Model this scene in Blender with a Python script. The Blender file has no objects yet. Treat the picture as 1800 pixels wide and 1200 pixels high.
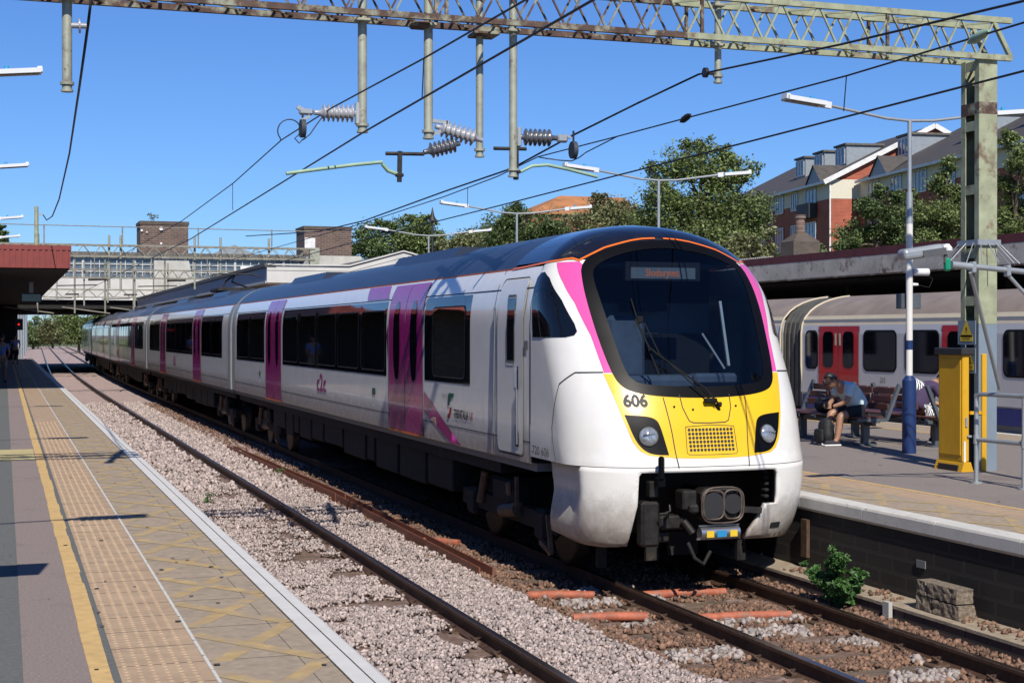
import bpy, bmesh, math, random
import numpy as np
from mathutils import Vector, Matrix, geometry
from mathutils.noise import noise as mnoise
random.seed(7); rng = np.random.default_rng(11)
sc = bpy.context.scene
R = math.radians
# ------------------------------------------------------------ camera, sky, sun, exposure
FPX = 2610.0; TH = math.atan(892/2610); CT = math.cos(TH); ST = math.sin(TH); H = 2.6; PIT = math.atan(14/2610)
cd = bpy.data.cameras.new('camera'); cam = bpy.data.objects.new('camera', cd); sc.collection.objects.link(cam)
cd.sensor_width = 36; cd.lens = 36*FPX/1800; cd.clip_start = .1; cd.clip_end = 6000
cam.location = (0, 0, H); cam.rotation_euler = (math.pi/2-PIT, 0, -TH); sc.camera = cam
w = bpy.data.worlds.new('World'); sc.world = w; w.use_nodes = True
SUNV = Vector((-.155, -.98, .95)).normalized(); EL = math.asin(SUNV.z); AZ = math.atan2(SUNV.x, SUNV.y)
sky = w.node_tree.nodes.new('ShaderNodeTexSky'); sky.sky_type = 'NISHITA'; sky.sun_disc = False
sky.sun_elevation = EL; sky.sun_rotation = AZ; sky.air_density = 1.0; sky.dust_density = 0; sky.ozone_density = 6; sky.altitude = 0
bg = w.node_tree.nodes['Background']; bg.inputs[1].default_value = .080
tint = w.node_tree.nodes.new('ShaderNodeMix'); tint.data_type = 'RGBA'; tint.blend_type = 'MULTIPLY'; tint.inputs[0].default_value = 1; tint.inputs[7].default_value = (.58, .80, 1.15, 1)
w.node_tree.links.new(sky.outputs[0], tint.inputs[6]); w.node_tree.links.new(tint.outputs[2], bg.inputs[0])
sd = bpy.data.lights.new('sun', 'SUN'); sd.energy = 4.9; sd.angle = R(.5); sd.color = (1, .94, .84)
so = bpy.data.objects.new('sun', sd); sc.collection.objects.link(so); so.rotation_euler = SUNV.to_track_quat('Z', 'Y').to_euler()
sc.view_settings.view_transform = 'Standard'; sc.view_settings.look = 'None'; sc.view_settings.exposure = .35; sc.view_settings.gamma = 1
sc.cycles.max_bounces = 6

def ray(px, py):
    u = (px-900)/FPX; v = (600-py)/FPX
    d = math.cos(PIT)+v*math.sin(PIT); z = -math.sin(PIT)+v*math.cos(PIT)
    return Vector((u*CT+d*ST, -u*ST+d*CT, z))
def at(px, py, X=None, Y=None, Z=None):           # the point seen at a pixel, on a known plane of the place
    r = ray(px, py)
    t = X/r.x if X is not None else (Y/r.y if Y is not None else (Z-H)/r.z)
    return Vector((r.x*t, r.y*t, H+r.z*t))
# ------------------------------------------------------------ materials
def mat(name, col, rough=.6, metal=0, var=.15, scale=4, bump=0, bscale=40, coat=0, dirt=None, dcol=(.12,.08,.05), dscale=3, spec=.5, island=0, trans=0, dz=None, grime=None):
    K = .79 if 'leaf' not in name else 1.08; col = tuple(c*K for c in col); dcol = tuple(c*K for c in dcol)
    m = bpy.data.materials.new(name); m.use_nodes = True; nt = m.node_tree; b = nt.nodes['Principled BSDF']; L = nt.links
    b.inputs['Roughness'].default_value = rough; b.inputs['Metallic'].default_value = metal
    b.inputs['Coat Weight'].default_value = coat; b.inputs['Specular IOR Level'].default_value = spec
    tc = nt.nodes.new('ShaderNodeTexCoord')
    def nz(s, det=5, ro=.6):
        n = nt.nodes.new('ShaderNodeTexNoise'); n.inputs['Scale'].default_value = s; n.inputs['Detail'].default_value = det; n.inputs['Roughness'].default_value = ro
        L.new(tc.outputs['Object'], n.inputs['Vector']); return n
    n = nz(scale); rp = nt.nodes.new('ShaderNodeValToRGB')
    rp.color_ramp.elements[0].position = .3; rp.color_ramp.elements[1].position = .7
    rp.color_ramp.elements[0].color = [c*(1-var) for c in col]+[1]; rp.color_ramp.elements[1].color = [min(1, c*(1+var)) for c in col]+[1]
    L.new(n.outputs[0], rp.inputs[0]); out = rp.outputs[0]
    def mix(a, bcol, fac):
        x = nt.nodes.new('ShaderNodeMix'); x.data_type = 'RGBA'; L.new(fac, x.inputs[0]); L.new(a, x.inputs[6])
        if isinstance(bcol, tuple): x.inputs[7].default_value = (*bcol, 1)
        else: L.new(bcol, x.inputs[7])
        return x.outputs[2]
    if island:
        g = nt.nodes.new('ShaderNodeNewGeometry'); mr = nt.nodes.new('ShaderNodeMapRange'); mr.inputs[3].default_value = 1-island; mr.inputs[4].default_value = 1+island
        L.new(g.outputs['Random Per Island'], mr.inputs[0]); hs = nt.nodes.new('ShaderNodeHueSaturation'); L.new(mr.outputs[0], hs.inputs['Value']); L.new(out, hs.inputs['Color']); out = hs.outputs[0]
    if dirt is not None:                       # patchy stains
        n2 = nz(dscale, 8, .7); r2 = nt.nodes.new('ShaderNodeValToRGB'); r2.color_ramp.elements[0].position = dirt; r2.color_ramp.elements[1].position = min(1, dirt+.12)
        L.new(n2.outputs[0], r2.inputs[0]); out = mix(out, dcol, r2.outputs[0])
    if grime:                                  # road dirt thrown up from the track: z0 dirty .. z1 clean
        sx = nt.nodes.new('ShaderNodeSeparateXYZ'); L.new(tc.outputs['Object'], sx.inputs[0]); n3 = nz(9, 8, .75)
        mr = nt.nodes.new('ShaderNodeMapRange'); mr.inputs[1].default_value = grime[1]; mr.inputs[2].default_value = grime[0]; L.new(sx.outputs[2], mr.inputs[0])
        a = nt.nodes.new('ShaderNodeMath'); a.operation = 'ADD'; L.new(n3.outputs[0], a.inputs[0]); a.inputs[1].default_value = -.5
        mm = nt.nodes.new('ShaderNodeMath'); mm.operation = 'MULTIPLY_ADD'; L.new(a.outputs[0], mm.inputs[0]); mm.inputs[1].default_value = 1.1; L.new(mr.outputs[0], mm.inputs[2])
        m2 = nt.nodes.new('ShaderNodeMapRange'); m2.inputs[1].default_value = .15; m2.inputs[2].default_value = 1.1; m2.inputs[4].default_value = grime[2]; L.new(mm.outputs[0], m2.inputs[0]); out = mix(out, dcol, m2.outputs[0])
    L.new(out, b.inputs['Base Color'])
    if bump:
        nb = nz(bscale, 6, .7); bp = nt.nodes.new('ShaderNodeBump'); bp.inputs['Strength'].default_value = bump; bp.inputs['Distance'].default_value = .02
        L.new(nb.outputs[0], bp.inputs['Height']); L.new(bp.outputs[0], b.inputs['Normal'])
    if trans:
        tr = nt.nodes.new('ShaderNodeBsdfTranslucent'); L.new(out, tr.inputs[0]); ms = nt.nodes.new('ShaderNodeMixShader'); ms.inputs[0].default_value = trans
        L.new(b.outputs[0], ms.inputs[1]); L.new(tr.outputs[0], ms.inputs[2]); L.new(ms.outputs[0], nt.nodes['Material Output'].inputs[0])
    return m
def brick(name, c1, c2, mortar, bw=.225, bh=.075, rough=.9):
    c1, c2, mortar = [tuple(q*.79 for q in c) for c in (c1, c2, mortar)]; m = bpy.data.materials.new(name); m.use_nodes = True; nt = m.node_tree; b = nt.nodes['Principled BSDF']; L = nt.links; b.inputs['Roughness'].default_value = rough
    tc = nt.nodes.new('ShaderNodeTexCoord'); sx = nt.nodes.new('ShaderNodeSeparateXYZ'); L.new(tc.outputs['Object'], sx.inputs[0])
    a = nt.nodes.new('ShaderNodeMath'); a.operation = 'ADD'; L.new(sx.outputs[0], a.inputs[0]); L.new(sx.outputs[1], a.inputs[1])
    cx = nt.nodes.new('ShaderNodeCombineXYZ'); L.new(a.outputs[0], cx.inputs[0]); L.new(sx.outputs[2], cx.inputs[1])
    t = nt.nodes.new('ShaderNodeTexBrick'); t.inputs['Scale'].default_value = 1; t.inputs['Brick Width'].default_value = bw; t.inputs['Row Height'].default_value = bh
    t.inputs['Mortar Size'].default_value = bh*.13; t.inputs['Color1'].default_value = (*c1, 1); t.inputs['Color2'].default_value = (*c2, 1); t.inputs['Mortar'].default_value = (*mortar, 1)
    L.new(cx.outputs[0], t.inputs[0]); n = nt.nodes.new('ShaderNodeTexNoise'); n.inputs['Scale'].default_value = 1.3; n.inputs['Detail'].default_value = 6; L.new(tc.outputs['Object'], n.inputs[0])
    mr = nt.nodes.new('ShaderNodeMapRange'); mr.inputs[3].default_value = .6; mr.inputs[4].default_value = 1.4; L.new(n.outputs[0], mr.inputs[0])
    hs = nt.nodes.new('ShaderNodeHueSaturation'); L.new(mr.outputs[0], hs.inputs['Value']); L.new(t.outputs[0], hs.inputs['Color']); L.new(hs.outputs[0], b.inputs['Base Color'])
    bp = nt.nodes.new('ShaderNodeBump'); bp.inputs['Strength'].default_value = .5; bp.inputs['Distance'].default_value = .01; L.new(t.outputs['Fac'], bp.inputs['Height']); bp.invert = True; L.new(bp.outputs[0], b.inputs['Normal'])
    return m
def emit(name, col, s):
    m = bpy.data.materials.new(name); m.use_nodes = True; b = m.node_tree.nodes['Principled BSDF']; b.inputs['Base Color'].default_value = (*col, 1)
    b.inputs['Emission Color'].default_value = (*col, 1); b.inputs['Emission Strength'].default_value = s; return m
def glass(name, tint, fac):                   # tinted see-through glazing with a sharp sky reflection
    m = bpy.data.materials.new(name); m.use_nodes = True; nt = m.node_tree; nt.nodes.remove(nt.nodes['Principled BSDF']); L = nt.links
    t = nt.nodes.new('ShaderNodeBsdfTransparent'); t.inputs[0].default_value = (*tint, 1); g = nt.nodes.new('ShaderNodeBsdfGlossy'); g.inputs['Roughness'].default_value = .03
    f = nt.nodes.new('ShaderNodeFresnel'); f.inputs[0].default_value = 1.5; a = nt.nodes.new('ShaderNodeMath'); a.operation = 'MULTIPLY_ADD'; a.inputs[1].default_value = 1; a.inputs[2].default_value = fac; L.new(f.outputs[0], a.inputs[0])
    x = nt.nodes.new('ShaderNodeMixShader'); L.new(a.outputs[0], x.inputs[0]); L.new(t.outputs[0], x.inputs[1]); L.new(g.outputs[0], x.inputs[2]); L.new(x.outputs[0], nt.nodes['Material Output'].inputs[0]); return m
M = dict(
 side=mat('side_white', (.88,.87,.84), .22, var=.05, coat=.4, grime=(1.15,1.75,.85), dcol=(.30,.21,.17)),
 sglass=glass('saloon_glass', (.50,.51,.52), .0), seat=mat('seat_cloth', (.05,.035,.12), .9), saloon=mat('saloon_lining', (.62,.61,.58), .7),
 white=mat('train_white', (.80,.79,.76), .24, var=.04, coat=.4, grime=(.5,1.6,.4), dcol=(.30,.22,.15)),
 white_low=mat('bumper_white', (.80,.78,.74), .4, var=.05, coat=.15, grime=(.40,1.15,1.0), dcol=(.27,.20,.14), bump=.05, bscale=90),
 navy=mat('train_navy', (.020,.028,.055), .40, var=.15, coat=.15, dirt=.62, dcol=(.05,.06,.09), dscale=2),
 nose_navy=mat('nose_navy', (.008,.010,.022), .18, var=.1, coat=.6),
 magenta=mat('magenta', (.42,.012,.20), .22, var=.04, coat=.5), pink=mat('pink', (.80,.10,.38), .25, var=.03, coat=.5),
 yellow=mat('warning_yellow', (.86,.53,.008), .3, var=.03, coat=.3, grime=(1.0,1.7,.15), dcol=(.4,.25,.08)), orange=mat('orange_line', (.85,.17,.02), .3, var=.02),
 black=mat('black_trim', (.004,.004,.005), .4, var=.1, spec=.12), seam=mat('seam', (.02,.02,.025), .7), dglass=mat('dark_glass', (.004,.005,.008), .04, var=.1, spec=.6, coat=.2),
 rubber=mat('rubber', (.008,.008,.008), .7, spec=.2), under=mat('underframe', (.008,.0075,.0075), .8, var=.4, scale=6, bump=.3, dirt=.58, dcol=(.05,.035,.025)), steelb=mat('brake_steel', (.15,.10,.065), .6, metal=.3, var=.4, scale=9),
 grey=mat('car_end_grey', (.20,.21,.22), .4, var=.1), metal=mat('metal', (.55,.56,.58), .3, metal=.9, var=.1), coupler=mat('coupler_steel', (.13,.10,.08), .5, metal=.5, var=.4, scale=14), dmetal=mat('dark_metal', (.04,.036,.033), .5, metal=.6, var=.4, scale=12, bump=.2),
 lens=mat('lens', (.35,.38,.42), .08, metal=.4, var=.4, scale=25, coat=1), orangeled=emit('orange_led', (.7,.18,.06), .32), red_led=emit('red_lamp', (1,.03,.01), .8),
 cabin=mat('cab_lining', (.16,.19,.24), .8, var=.2), blind=mat('cab_bulkhead', (.24,.27,.28), .8, var=.1), wglass=glass('windscreen_glass', (.40,.47,.56), .0),
 rail=mat('rail_brown', (.085,.045,.028), .6, metal=.2, var=.4, scale=14, bump=.2), railtop=mat('rail_top', (.20,.16,.15), .22, metal=.9, var=.25, scale=5), trough=mat('rusty_trough', (.20,.062,.032), .6, var=.2, scale=6),
 sleeper=mat('sleeper', (.13,.095,.065), .9, var=.45, scale=5, bump=.5, bscale=30, dirt=.6, dcol=(.03,.025,.02), dscale=5), chair=mat('rail_chair', (.10,.058,.036), .7, metal=.2, var=.4, scale=20), pipe=mat('orange_pipe', (.40,.11,.055), .7, var=.3, scale=14, dirt=.52, dcol=(.24,.13,.09), dscale=8),
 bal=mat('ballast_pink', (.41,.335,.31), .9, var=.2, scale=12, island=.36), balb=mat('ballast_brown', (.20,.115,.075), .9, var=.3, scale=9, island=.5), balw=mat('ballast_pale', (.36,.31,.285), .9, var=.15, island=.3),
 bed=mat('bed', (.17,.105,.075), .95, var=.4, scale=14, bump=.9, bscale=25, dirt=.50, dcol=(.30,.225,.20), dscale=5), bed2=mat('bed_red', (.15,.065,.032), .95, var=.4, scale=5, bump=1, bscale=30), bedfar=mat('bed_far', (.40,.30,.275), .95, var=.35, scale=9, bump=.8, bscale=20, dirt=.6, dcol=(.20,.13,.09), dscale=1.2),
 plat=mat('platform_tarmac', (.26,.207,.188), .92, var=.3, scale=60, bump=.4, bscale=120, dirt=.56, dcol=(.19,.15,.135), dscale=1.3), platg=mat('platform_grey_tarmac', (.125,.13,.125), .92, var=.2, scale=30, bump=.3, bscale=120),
 isl=mat('island_tarmac', (.24,.205,.185), .92, var=.25, scale=50, bump=.4, bscale=110, dirt=.55, dcol=(.19,.16,.145), dscale=.9), slab=mat('edge_slab', (.345,.275,.20), .9, var=.18, scale=14, bump=.25, bscale=100, dirt=.66, dcol=(.22,.18,.15), dscale=2),
 tact=mat('tactile_buff', (.42,.30,.195), .85, var=.14, scale=8, bump=.15, bscale=80, dirt=.60, dcol=(.31,.225,.155), dscale=1.6), tacty=mat('tactile_pale_yellow', (.50,.42,.20), .85, var=.1),
 yline=mat('yellow_paint', (.60,.40,.16), .8, var=.15, scale=10, dirt=.64, dcol=(.22,.17,.12), dscale=9), hatch=mat('worn_yellow_paint', (.44,.31,.14), .85, var=.2, scale=8, dirt=.47, dcol=(.345,.275,.20), dscale=4.5),
 cope=mat('white_coping', (.62,.60,.55), .7, var=.08, scale=6, bump=.1, dirt=.60, dcol=(.16,.145,.13), dscale=11), cope2=mat('white_coping_clean', (.66,.645,.61), .65, var=.06, scale=6, dirt=.72, dcol=(.3,.28,.25), dscale=14),
 wallp=brick('platform_wall', (.020,.015,.012), (.012,.010,.009), (.028,.023,.02), .45, .15), joint=mat('joint', (.06,.05,.045), .9), wpaint=mat('white_line_paint', (.62,.6,.56), .8, var=.2, scale=20, dirt=.55, dcol=(.12,.1,.09), dscale=20),
 ledge=mat('ledge_concrete', (.34,.275,.20), .95, var=.25, scale=10, bump=.4), ledgeb=brick('ledge_brick', (.13,.075,.055), (.09,.055,.045), (.05,.04,.035), .3, .1), block=mat('split_block', (.25,.20,.15), .95, var=.4, scale=30, bump=1, bscale=60),
 green=mat('mast_green', (.33,.355,.23), .65, var=.25, scale=5, dirt=.53, dcol=(.17,.11,.07), dscale=4), mastblue=mat('mast_bluegrey', (.19,.245,.30), .6, var=.08), mastdark=mat('mast_inner', (.035,.045,.065), .7, var=.3), rust=mat('gantry_rust', (.10,.058,.042), .8, var=.5, scale=8, dirt=.50, dcol=(.30,.31,.23), dscale=4), fgan=mat('far_gantry', (.26,.245,.20), .8, var=.3, dirt=.55, dcol=(.13,.085,.06), dscale=2), gtube=mat('drop_tube', (.38,.39,.31), .5, var=.2, scale=7, metal=.2, dirt=.57, dcol=(.14,.075,.05), dscale=6),
 insul=mat('insulator', (.33,.34,.38), .35, var=.1, coat=.3), insuld=mat('dark_insulator', (.09,.095,.115), .3, var=.1, coat=.4), wire=mat('wire', (.012,.012,.016), .5), regarm=mat('arm_green', (.28,.42,.30), .5, var=.2), galv=mat('galvanised', (.42,.45,.47), .45, metal=.5, var=.12), lampw=mat('lamp_white', (.72,.74,.76), .35, var=.05), lampl=mat('lamp_lens', (.10,.10,.10), .3), cyan=mat('cyan_cap', (.05,.35,.6), .4), polew=mat('pole_white', (.76,.74,.70), .4, var=.04), poleb=mat('pole_blue', (.012,.035,.13), .4, var=.15, dirt=.7, dcol=(.3,.15,.2)), 
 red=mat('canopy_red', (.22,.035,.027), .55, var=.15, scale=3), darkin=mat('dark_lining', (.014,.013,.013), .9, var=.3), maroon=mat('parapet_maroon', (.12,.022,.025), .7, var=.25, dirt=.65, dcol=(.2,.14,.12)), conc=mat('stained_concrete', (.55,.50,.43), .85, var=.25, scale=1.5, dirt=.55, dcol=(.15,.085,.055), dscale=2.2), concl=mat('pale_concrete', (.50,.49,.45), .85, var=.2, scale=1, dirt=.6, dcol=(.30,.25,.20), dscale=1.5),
 wclad=mat('white_cladding', (.60,.59,.56), .6, var=.12, scale=1, dirt=.64, dcol=(.42,.40,.36), dscale=1.2), shadeclad=mat('shaded_fascia', (.30,.31,.40), .5, var=.07, scale=.8), roofg=mat('roof_felt', (.13,.12,.105), .9, var=.3), fwin=mat('concourse_glass', (.12,.155,.20), .12, var=.35, scale=1.1, spec=.8), frame=mat('white_frame', (.55,.55,.53), .5),  # island side fascia: white cladding with its shade mixed into the colour
 tbrick=brick('tower_brick', (.17,.10,.075), (.10,.065,.055), (.20,.17,.15), .45, .15), rbrick=brick('red_brick', (.42,.085,.042), (.36,.07,.038), (.40,.20,.14), .30, .10), cbrick=brick('old_brick', (.12,.085,.065), (.075,.06,.05), (.10,.09,.08)), cream=mat('cream_render', (.70,.66,.54), .85, var=.04), slate=mat('slate', (.075,.066,.060), .7, var=.25, scale=3, bump=.3), rtile=mat('orange_tile', (.40,.17,.065), .8, var=.3, scale=.7, dirt=.55, dcol=(.28,.10,.07), dscale=.4), lead=mat('lead_cheek', (.26,.30,.34), .5, var=.12), hwin=mat('house_glass', (.16,.20,.25), .08, var=.4, scale=.6, spec=.9), dgrille=mat('balcony', (.03,.03,.035), .6),
 leaf1=mat('leaf_dark', (.085,.125,.040), .6, var=.3, scale=.5, island=.5, trans=.25), leaf2=mat('leaf_mid', (.125,.165,.052), .6, var=.3, scale=.5, island=.5, trans=.25), leaf3=mat('leaf_olive', (.155,.165,.072), .6, var=.3, scale=.5, island=.5, trans=.25), leafw=mat('weed_leaf', (.065,.15,.035), .55, var=.25, island=.4, trans=.3), bark=mat('bark', (.13,.10,.07), .9, var=.3, bump=.5), grass=mat('grass_bank', (.10,.13,.04), .95, var=.5, scale=1.2, bump=.6, bscale=8, dirt=.55, dcol=(.25,.21,.09), dscale=.5),
 ground=mat('ground', (.17,.15,.12), .95, var=.3, scale=.6), uroof=mat('tube_roof', (.27,.215,.17), .55, var=.2, scale=1.5, coat=.05), ucream=mat('tube_cream', (.58,.50,.36), .45, var=.05), uwhite=mat('tube_white', (.60,.59,.59), .35, var=.03, coat=.3), ugrey=mat('tube_grey', (.38,.38,.38), .4, var=.05), ured=mat('tube_red', (.50,.012,.014), .3, var=.04, coat=.4), ublue=mat('tube_blue', (.012,.02,.16), .4), bell=mat('bellows', (.10,.095,.08), .7, var=.2),
 wood=mat('bench_slat', (.10,.036,.028), .5, var=.25, scale=20), bleg=mat('bench_metal', (.11,.13,.15), .45, metal=.3), ybox=mat('yellow_case', (.66,.36,.012), .45, var=.1, dirt=.66, dcol=(.25,.15,.04), dscale=9), skin=mat('skin', (.40,.21,.13), .5, var=.06), hair=mat('hair', (.012,.010,.009), .5), shirt=mat('shirt_pale_blue', (.62,.78,.80), .85, var=.08, scale=12, bump=.2, bscale=20), shirtg=mat('shirt_grey', (.09,.10,.11), .9), shorts=mat('dark_cloth', (.012,.014,.022), .9), shoe=mat('shoe', (.02,.02,.03), .6), sole=mat('sole', (.7,.7,.7), .6), bag=mat('bag_black', (.014,.015,.018), .7, var=.4, scale=9, bump=.4), purple=mat('purple_cloth', (.065,.04,.10), .9), bluecl=mat('blue_shirt', (.16,.24,.50), .9), khaki=mat('khaki', (.36,.30,.19), .9), teal=mat('green_marker', (.0,.30,.16), .5), blue=mat('sign_blue', (.02,.25,.5), .5), signy=mat('sign_yellow', (.75,.52,.03), .5), ink=mat('ink', (.02,.02,.022), .6), inkr=mat('ink_red', (.4,.01,.02), .6), inkg=mat('ink_green', (.01,.12,.07), .6), inkm=mat('ink_magenta', (.33,.01,.16), .5), wht=mat('white_paint', (.75,.75,.75), .6),
)
def zebra():
    m = bpy.data.materials.new('striped_cloth'); m.use_nodes = True; nt = m.node_tree; b = nt.nodes['Principled BSDF']; b.inputs['Roughness'].default_value = .9
    tc = nt.nodes.new('ShaderNodeTexCoord'); t = nt.nodes.new('ShaderNodeTexWave'); t.inputs['Scale'].default_value = 9; t.inputs['Distortion'].default_value = 9; t.inputs['Detail'].default_value = 1
    r = nt.nodes.new('ShaderNodeValToRGB'); r.color_ramp.interpolation = 'CONSTANT'; r.color_ramp.elements[0].color = (.02,.02,.03,1); r.color_ramp.elements[1].position = .45; r.color_ramp.elements[1].color = (.75,.75,.75,1)
    nt.links.new(tc.outputs['Object'], t.inputs[0]); nt.links.new(t.outputs[0], r.inputs[0]); nt.links.new(r.outputs[0], b.inputs['Base Color']); return m
M['zebra'] = zebra()
# ------------------------------------------------------------ object helpers
def put(o, parent=None):
    sc.collection.objects.link(o)
    if parent: o.parent = parent
    return o
def thing(name, label, cat, loc=(0,0,0), group=None, rz=0):
    o = bpy.data.objects.new(name, None); o.empty_display_size = .1; put(o); o.location = loc; o.rotation_euler = (0, 0, rz); o['label'] = label; o['category'] = cat
    if group: o['group'] = group
    return o
def tag(o, label, cat, group=None):
    o['label'] = label; o['category'] = cat
    if group: o['group'] = group
    return o
def struct(o, kind='structure'): o['kind'] = kind; return o
def dup(o, parent=None):
    c = o.copy(); sc.collection.objects.link(c); c.parent = parent
    for ch in list(o.children): dup(ch, c)
    return c
class MB:
    def __init__(s): s.v = []; s.f = []; s.sm = []; s.mi = []; s.k = 0; s.pc = []; s.st = []
    def add(s, vs, fs, smooth=False):
        s.pc.append((len(s.f), len(fs))); n = len(s.v); s.v += [tuple(p) for p in vs]; s.f += [[i+n for i in f] for f in fs]; s.sm += [smooth]*len(fs); s.mi += [s.k]*len(fs); return s
    def box(s, x0, x1, y0, y1, z0, z1):
        return s.add([(x0,y0,z0),(x1,y0,z0),(x1,y1,z0),(x0,y1,z0),(x0,y0,z1),(x1,y0,z1),(x1,y1,z1),(x0,y1,z1)], [(0,3,2,1),(4,5,6,7),(0,1,5,4),(1,2,6,5),(2,3,7,6),(3,0,4,7)])
    def bbox(s, c, sz, b=.01):                      # box with chamfered edges
        x, y, z = c; a, d, e = [q/2 for q in sz]; vs = []
        for sx in (-1, 1):
            for sy in (-1, 1):
                for sz_ in (-1, 1):
                    vs += [(x+sx*(a-b), y+sy*(d-b), z+sz_*e), (x+sx*(a-b), y+sy*d, z+sz_*(e-b)), (x+sx*a, y+sy*(d-b), z+sz_*(e-b))]
        bm = bmesh.new(); [bm.verts.new(v) for v in vs]; bmesh.ops.convex_hull(bm, input=bm.verts); bm.verts.index_update()
        bmesh.ops.dissolve_limit(bm, angle_limit=.01, verts=bm.verts, edges=bm.edges); bm.verts.index_update()
        s.add([v.co[:] for v in bm.verts], [[v.index for v in f.verts] for f in bm.faces]); bm.free(); return s
    def bar(s, p0, p1, a, b=None, up=(0,0,1)):      # rectangular bar
        p0 = Vector(p0); p1 = Vector(p1); b = b or a; d = (p1-p0).normalized(); u = Vector(up)
        if abs(d.dot(u)) > .98: u = Vector((0,1,0))
        x = d.cross(u).normalized(); y = x.cross(d); vs = []
        for p in (p0, p1):
            for i, j in ((-1,-1),(1,-1),(1,1),(-1,1)): vs.append(p+x*(i*a/2)+y*(j*b/2))
        return s.add(vs, [(0,1,2,3),(7,6,5,4),(0,4,5,1),(1,5,6,2),(2,6,7,3),(3,7,4,0)])
    def tube(s, pts, r, n=8, rs=None, cap=True):
        pts = [Vector(p) for p in pts]; N = len(pts); vs = []; fs = []
        d0 = (pts[1]-pts[0]).normalized(); u = Vector((0,0,1)) if abs(d0.z) < .9 else Vector((1,0,0)); x = d0.cross(u).normalized()
        for i, p in enumerate(pts):
            d = (pts[min(i+1, N-1)]-pts[max(i-1, 0)]).normalized(); x = (x-d*x.dot(d)).normalized(); y = d.cross(x); q = rs[i] if rs else r
            for k in range(n): a = 2*math.pi*k/n; vs.append(p+x*(q*math.cos(a))+y*(q*math.sin(a)))
        for i in range(N-1):
            for k in range(n): fs.append((i*n+k, i*n+(k+1)%n, (i+1)*n+(k+1)%n, (i+1)*n+k))
        s.add(vs, fs, True)
        if cap: s.add(vs[:n], [list(range(n))[::-1]]); s.add(vs[-n:], [list(range(n))])
        return s
    def cyl(s, p0, p1, r, r1=None, n=12): return s.tube([p0, p1], r, n, rs=[r, r if r1 is None else r1])
    def prism(s, poly, y0, y1, ax='y'):             # poly of 2-D points extruded along ax
        n = len(poly); f = {'y': lambda a, b, t: (a, t, b), 'x': lambda a, b, t: (t, a, b), 'z': lambda a, b, t: (a, b, t)}[ax]
        vs = [f(a, b, y0) for a, b in poly]+[f(a, b, y1) for a, b in poly]
        return s.add(vs, [list(range(n))[::-1], [n+i for i in range(n)]]+[(i, (i+1) % n, n+(i+1) % n, n+i) for i in range(n)])
    def builds(s, name, m, parent=None, org=(0,0,0), n=1):
        """every run of n primitives becomes an object of its own"""
        for a, c in s.runs():
            b = MB(); ids = sorted({i for f in s.f[a:c] for i in f}); ix = {k: i for i, k in enumerate(ids)}
            b.v = [s.v[i] for i in ids]; b.f = [[ix[i] for i in f] for f in s.f[a:c]]; b.sm = s.sm[a:c]; b.mi = s.mi[a:c]; b.build(name, m, parent, org)
    def runs(s):                                    # connected pieces: primitives overlapping in space are joined
        P = []
        for a, n in s.pc:
            if not n: continue
            vs = [s.v[i] for f in s.f[a:a+n] for i in f]; bb = [min(v[k] for v in vs)-.004 for k in range(3)]+[max(v[k] for v in vs)+.004 for k in range(3)]
            if P and all(P[-1][2][k] <= bb[k+3] and bb[k] <= P[-1][2][k+3] for k in range(3)): q = P[-1]; q[1] = a+n; q[2] = [min(q[2][k], bb[k]) for k in range(3)]+[max(q[2][k+3], bb[k+3]) for k in range(3)]
            else: P.append([a, a+n, bb])
        return [(a, c) for a, c, _ in P]
    def build(s, name, m, parent=None, org=(0,0,0), label=None, bevel=0):
        me = bpy.data.meshes.new(name); o3 = Vector(org); me.from_pydata([tuple(Vector(v)-o3) for v in s.v], [], s.f); me.validate()
        if len(me.polygons) == len(s.sm):
            me.polygons.foreach_set('use_smooth', s.sm); me.polygons.foreach_set('material_index', s.mi)
        for q in (m if isinstance(m, (list, tuple)) else [m]): me.materials.append(M[q])
        bm = bmesh.new(); bm.from_mesh(me); bmesh.ops.recalc_face_normals(bm, faces=bm.faces); bm.to_mesh(me); bm.free()
        o = put(bpy.data.objects.new(name, me), parent)
        if parent is None and any(org): o.location = org
        if bevel: b = o.modifiers.new('bevel', 'BEVEL'); b.width = bevel; b.segments = 2; b.limit_method = 'ANGLE'
        if label: o['label'] = label
        return o
def npmesh(name, vs, fs, m, parent=None, smooth=False):
    me = bpy.data.meshes.new(name); n = len(vs); k = fs.shape[1]; me.vertices.add(n); me.vertices.foreach_set('co', vs.astype(np.float32).ravel())
    me.loops.add(fs.size); me.loops.foreach_set('vertex_index', fs.astype(np.int32).ravel()); me.polygons.add(len(fs))
    me.polygons.foreach_set('loop_start', np.arange(0, fs.size, k, dtype=np.int32)); me.polygons.foreach_set('loop_total', np.full(len(fs), k, dtype=np.int32))
    if smooth: me.polygons.foreach_set('use_smooth', np.ones(len(fs), dtype=bool))
    me.update(calc_edges=True); me.materials.append(M[m]); return put(bpy.data.objects.new(name, me), parent)
def text(name, s, size, m, fn, parent, sx=1, bold=0, label=None, align='CENTER'):
    """flat lettering; fn maps (u,v) text metres to a 3-D point"""
    c = bpy.data.curves.new(name, 'FONT'); c.body = s; c.size = size; c.align_x = align; c.align_y = 'CENTER'; c.offset = bold; c.resolution_u = 3
    o = bpy.data.objects.new(name, c); sc.collection.objects.link(o); dg = bpy.context.evaluated_depsgraph_get(); me = bpy.data.meshes.new_from_object(o.evaluated_get(dg)); bpy.data.objects.remove(o)
    for v in me.vertices: v.co = fn(v.co.x*sx, v.co.y)
    me.materials.clear(); me.materials.append(M[m]); o = put(bpy.data.objects.new(name, me), parent)
    if label: o['label'] = label
    return o
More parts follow.
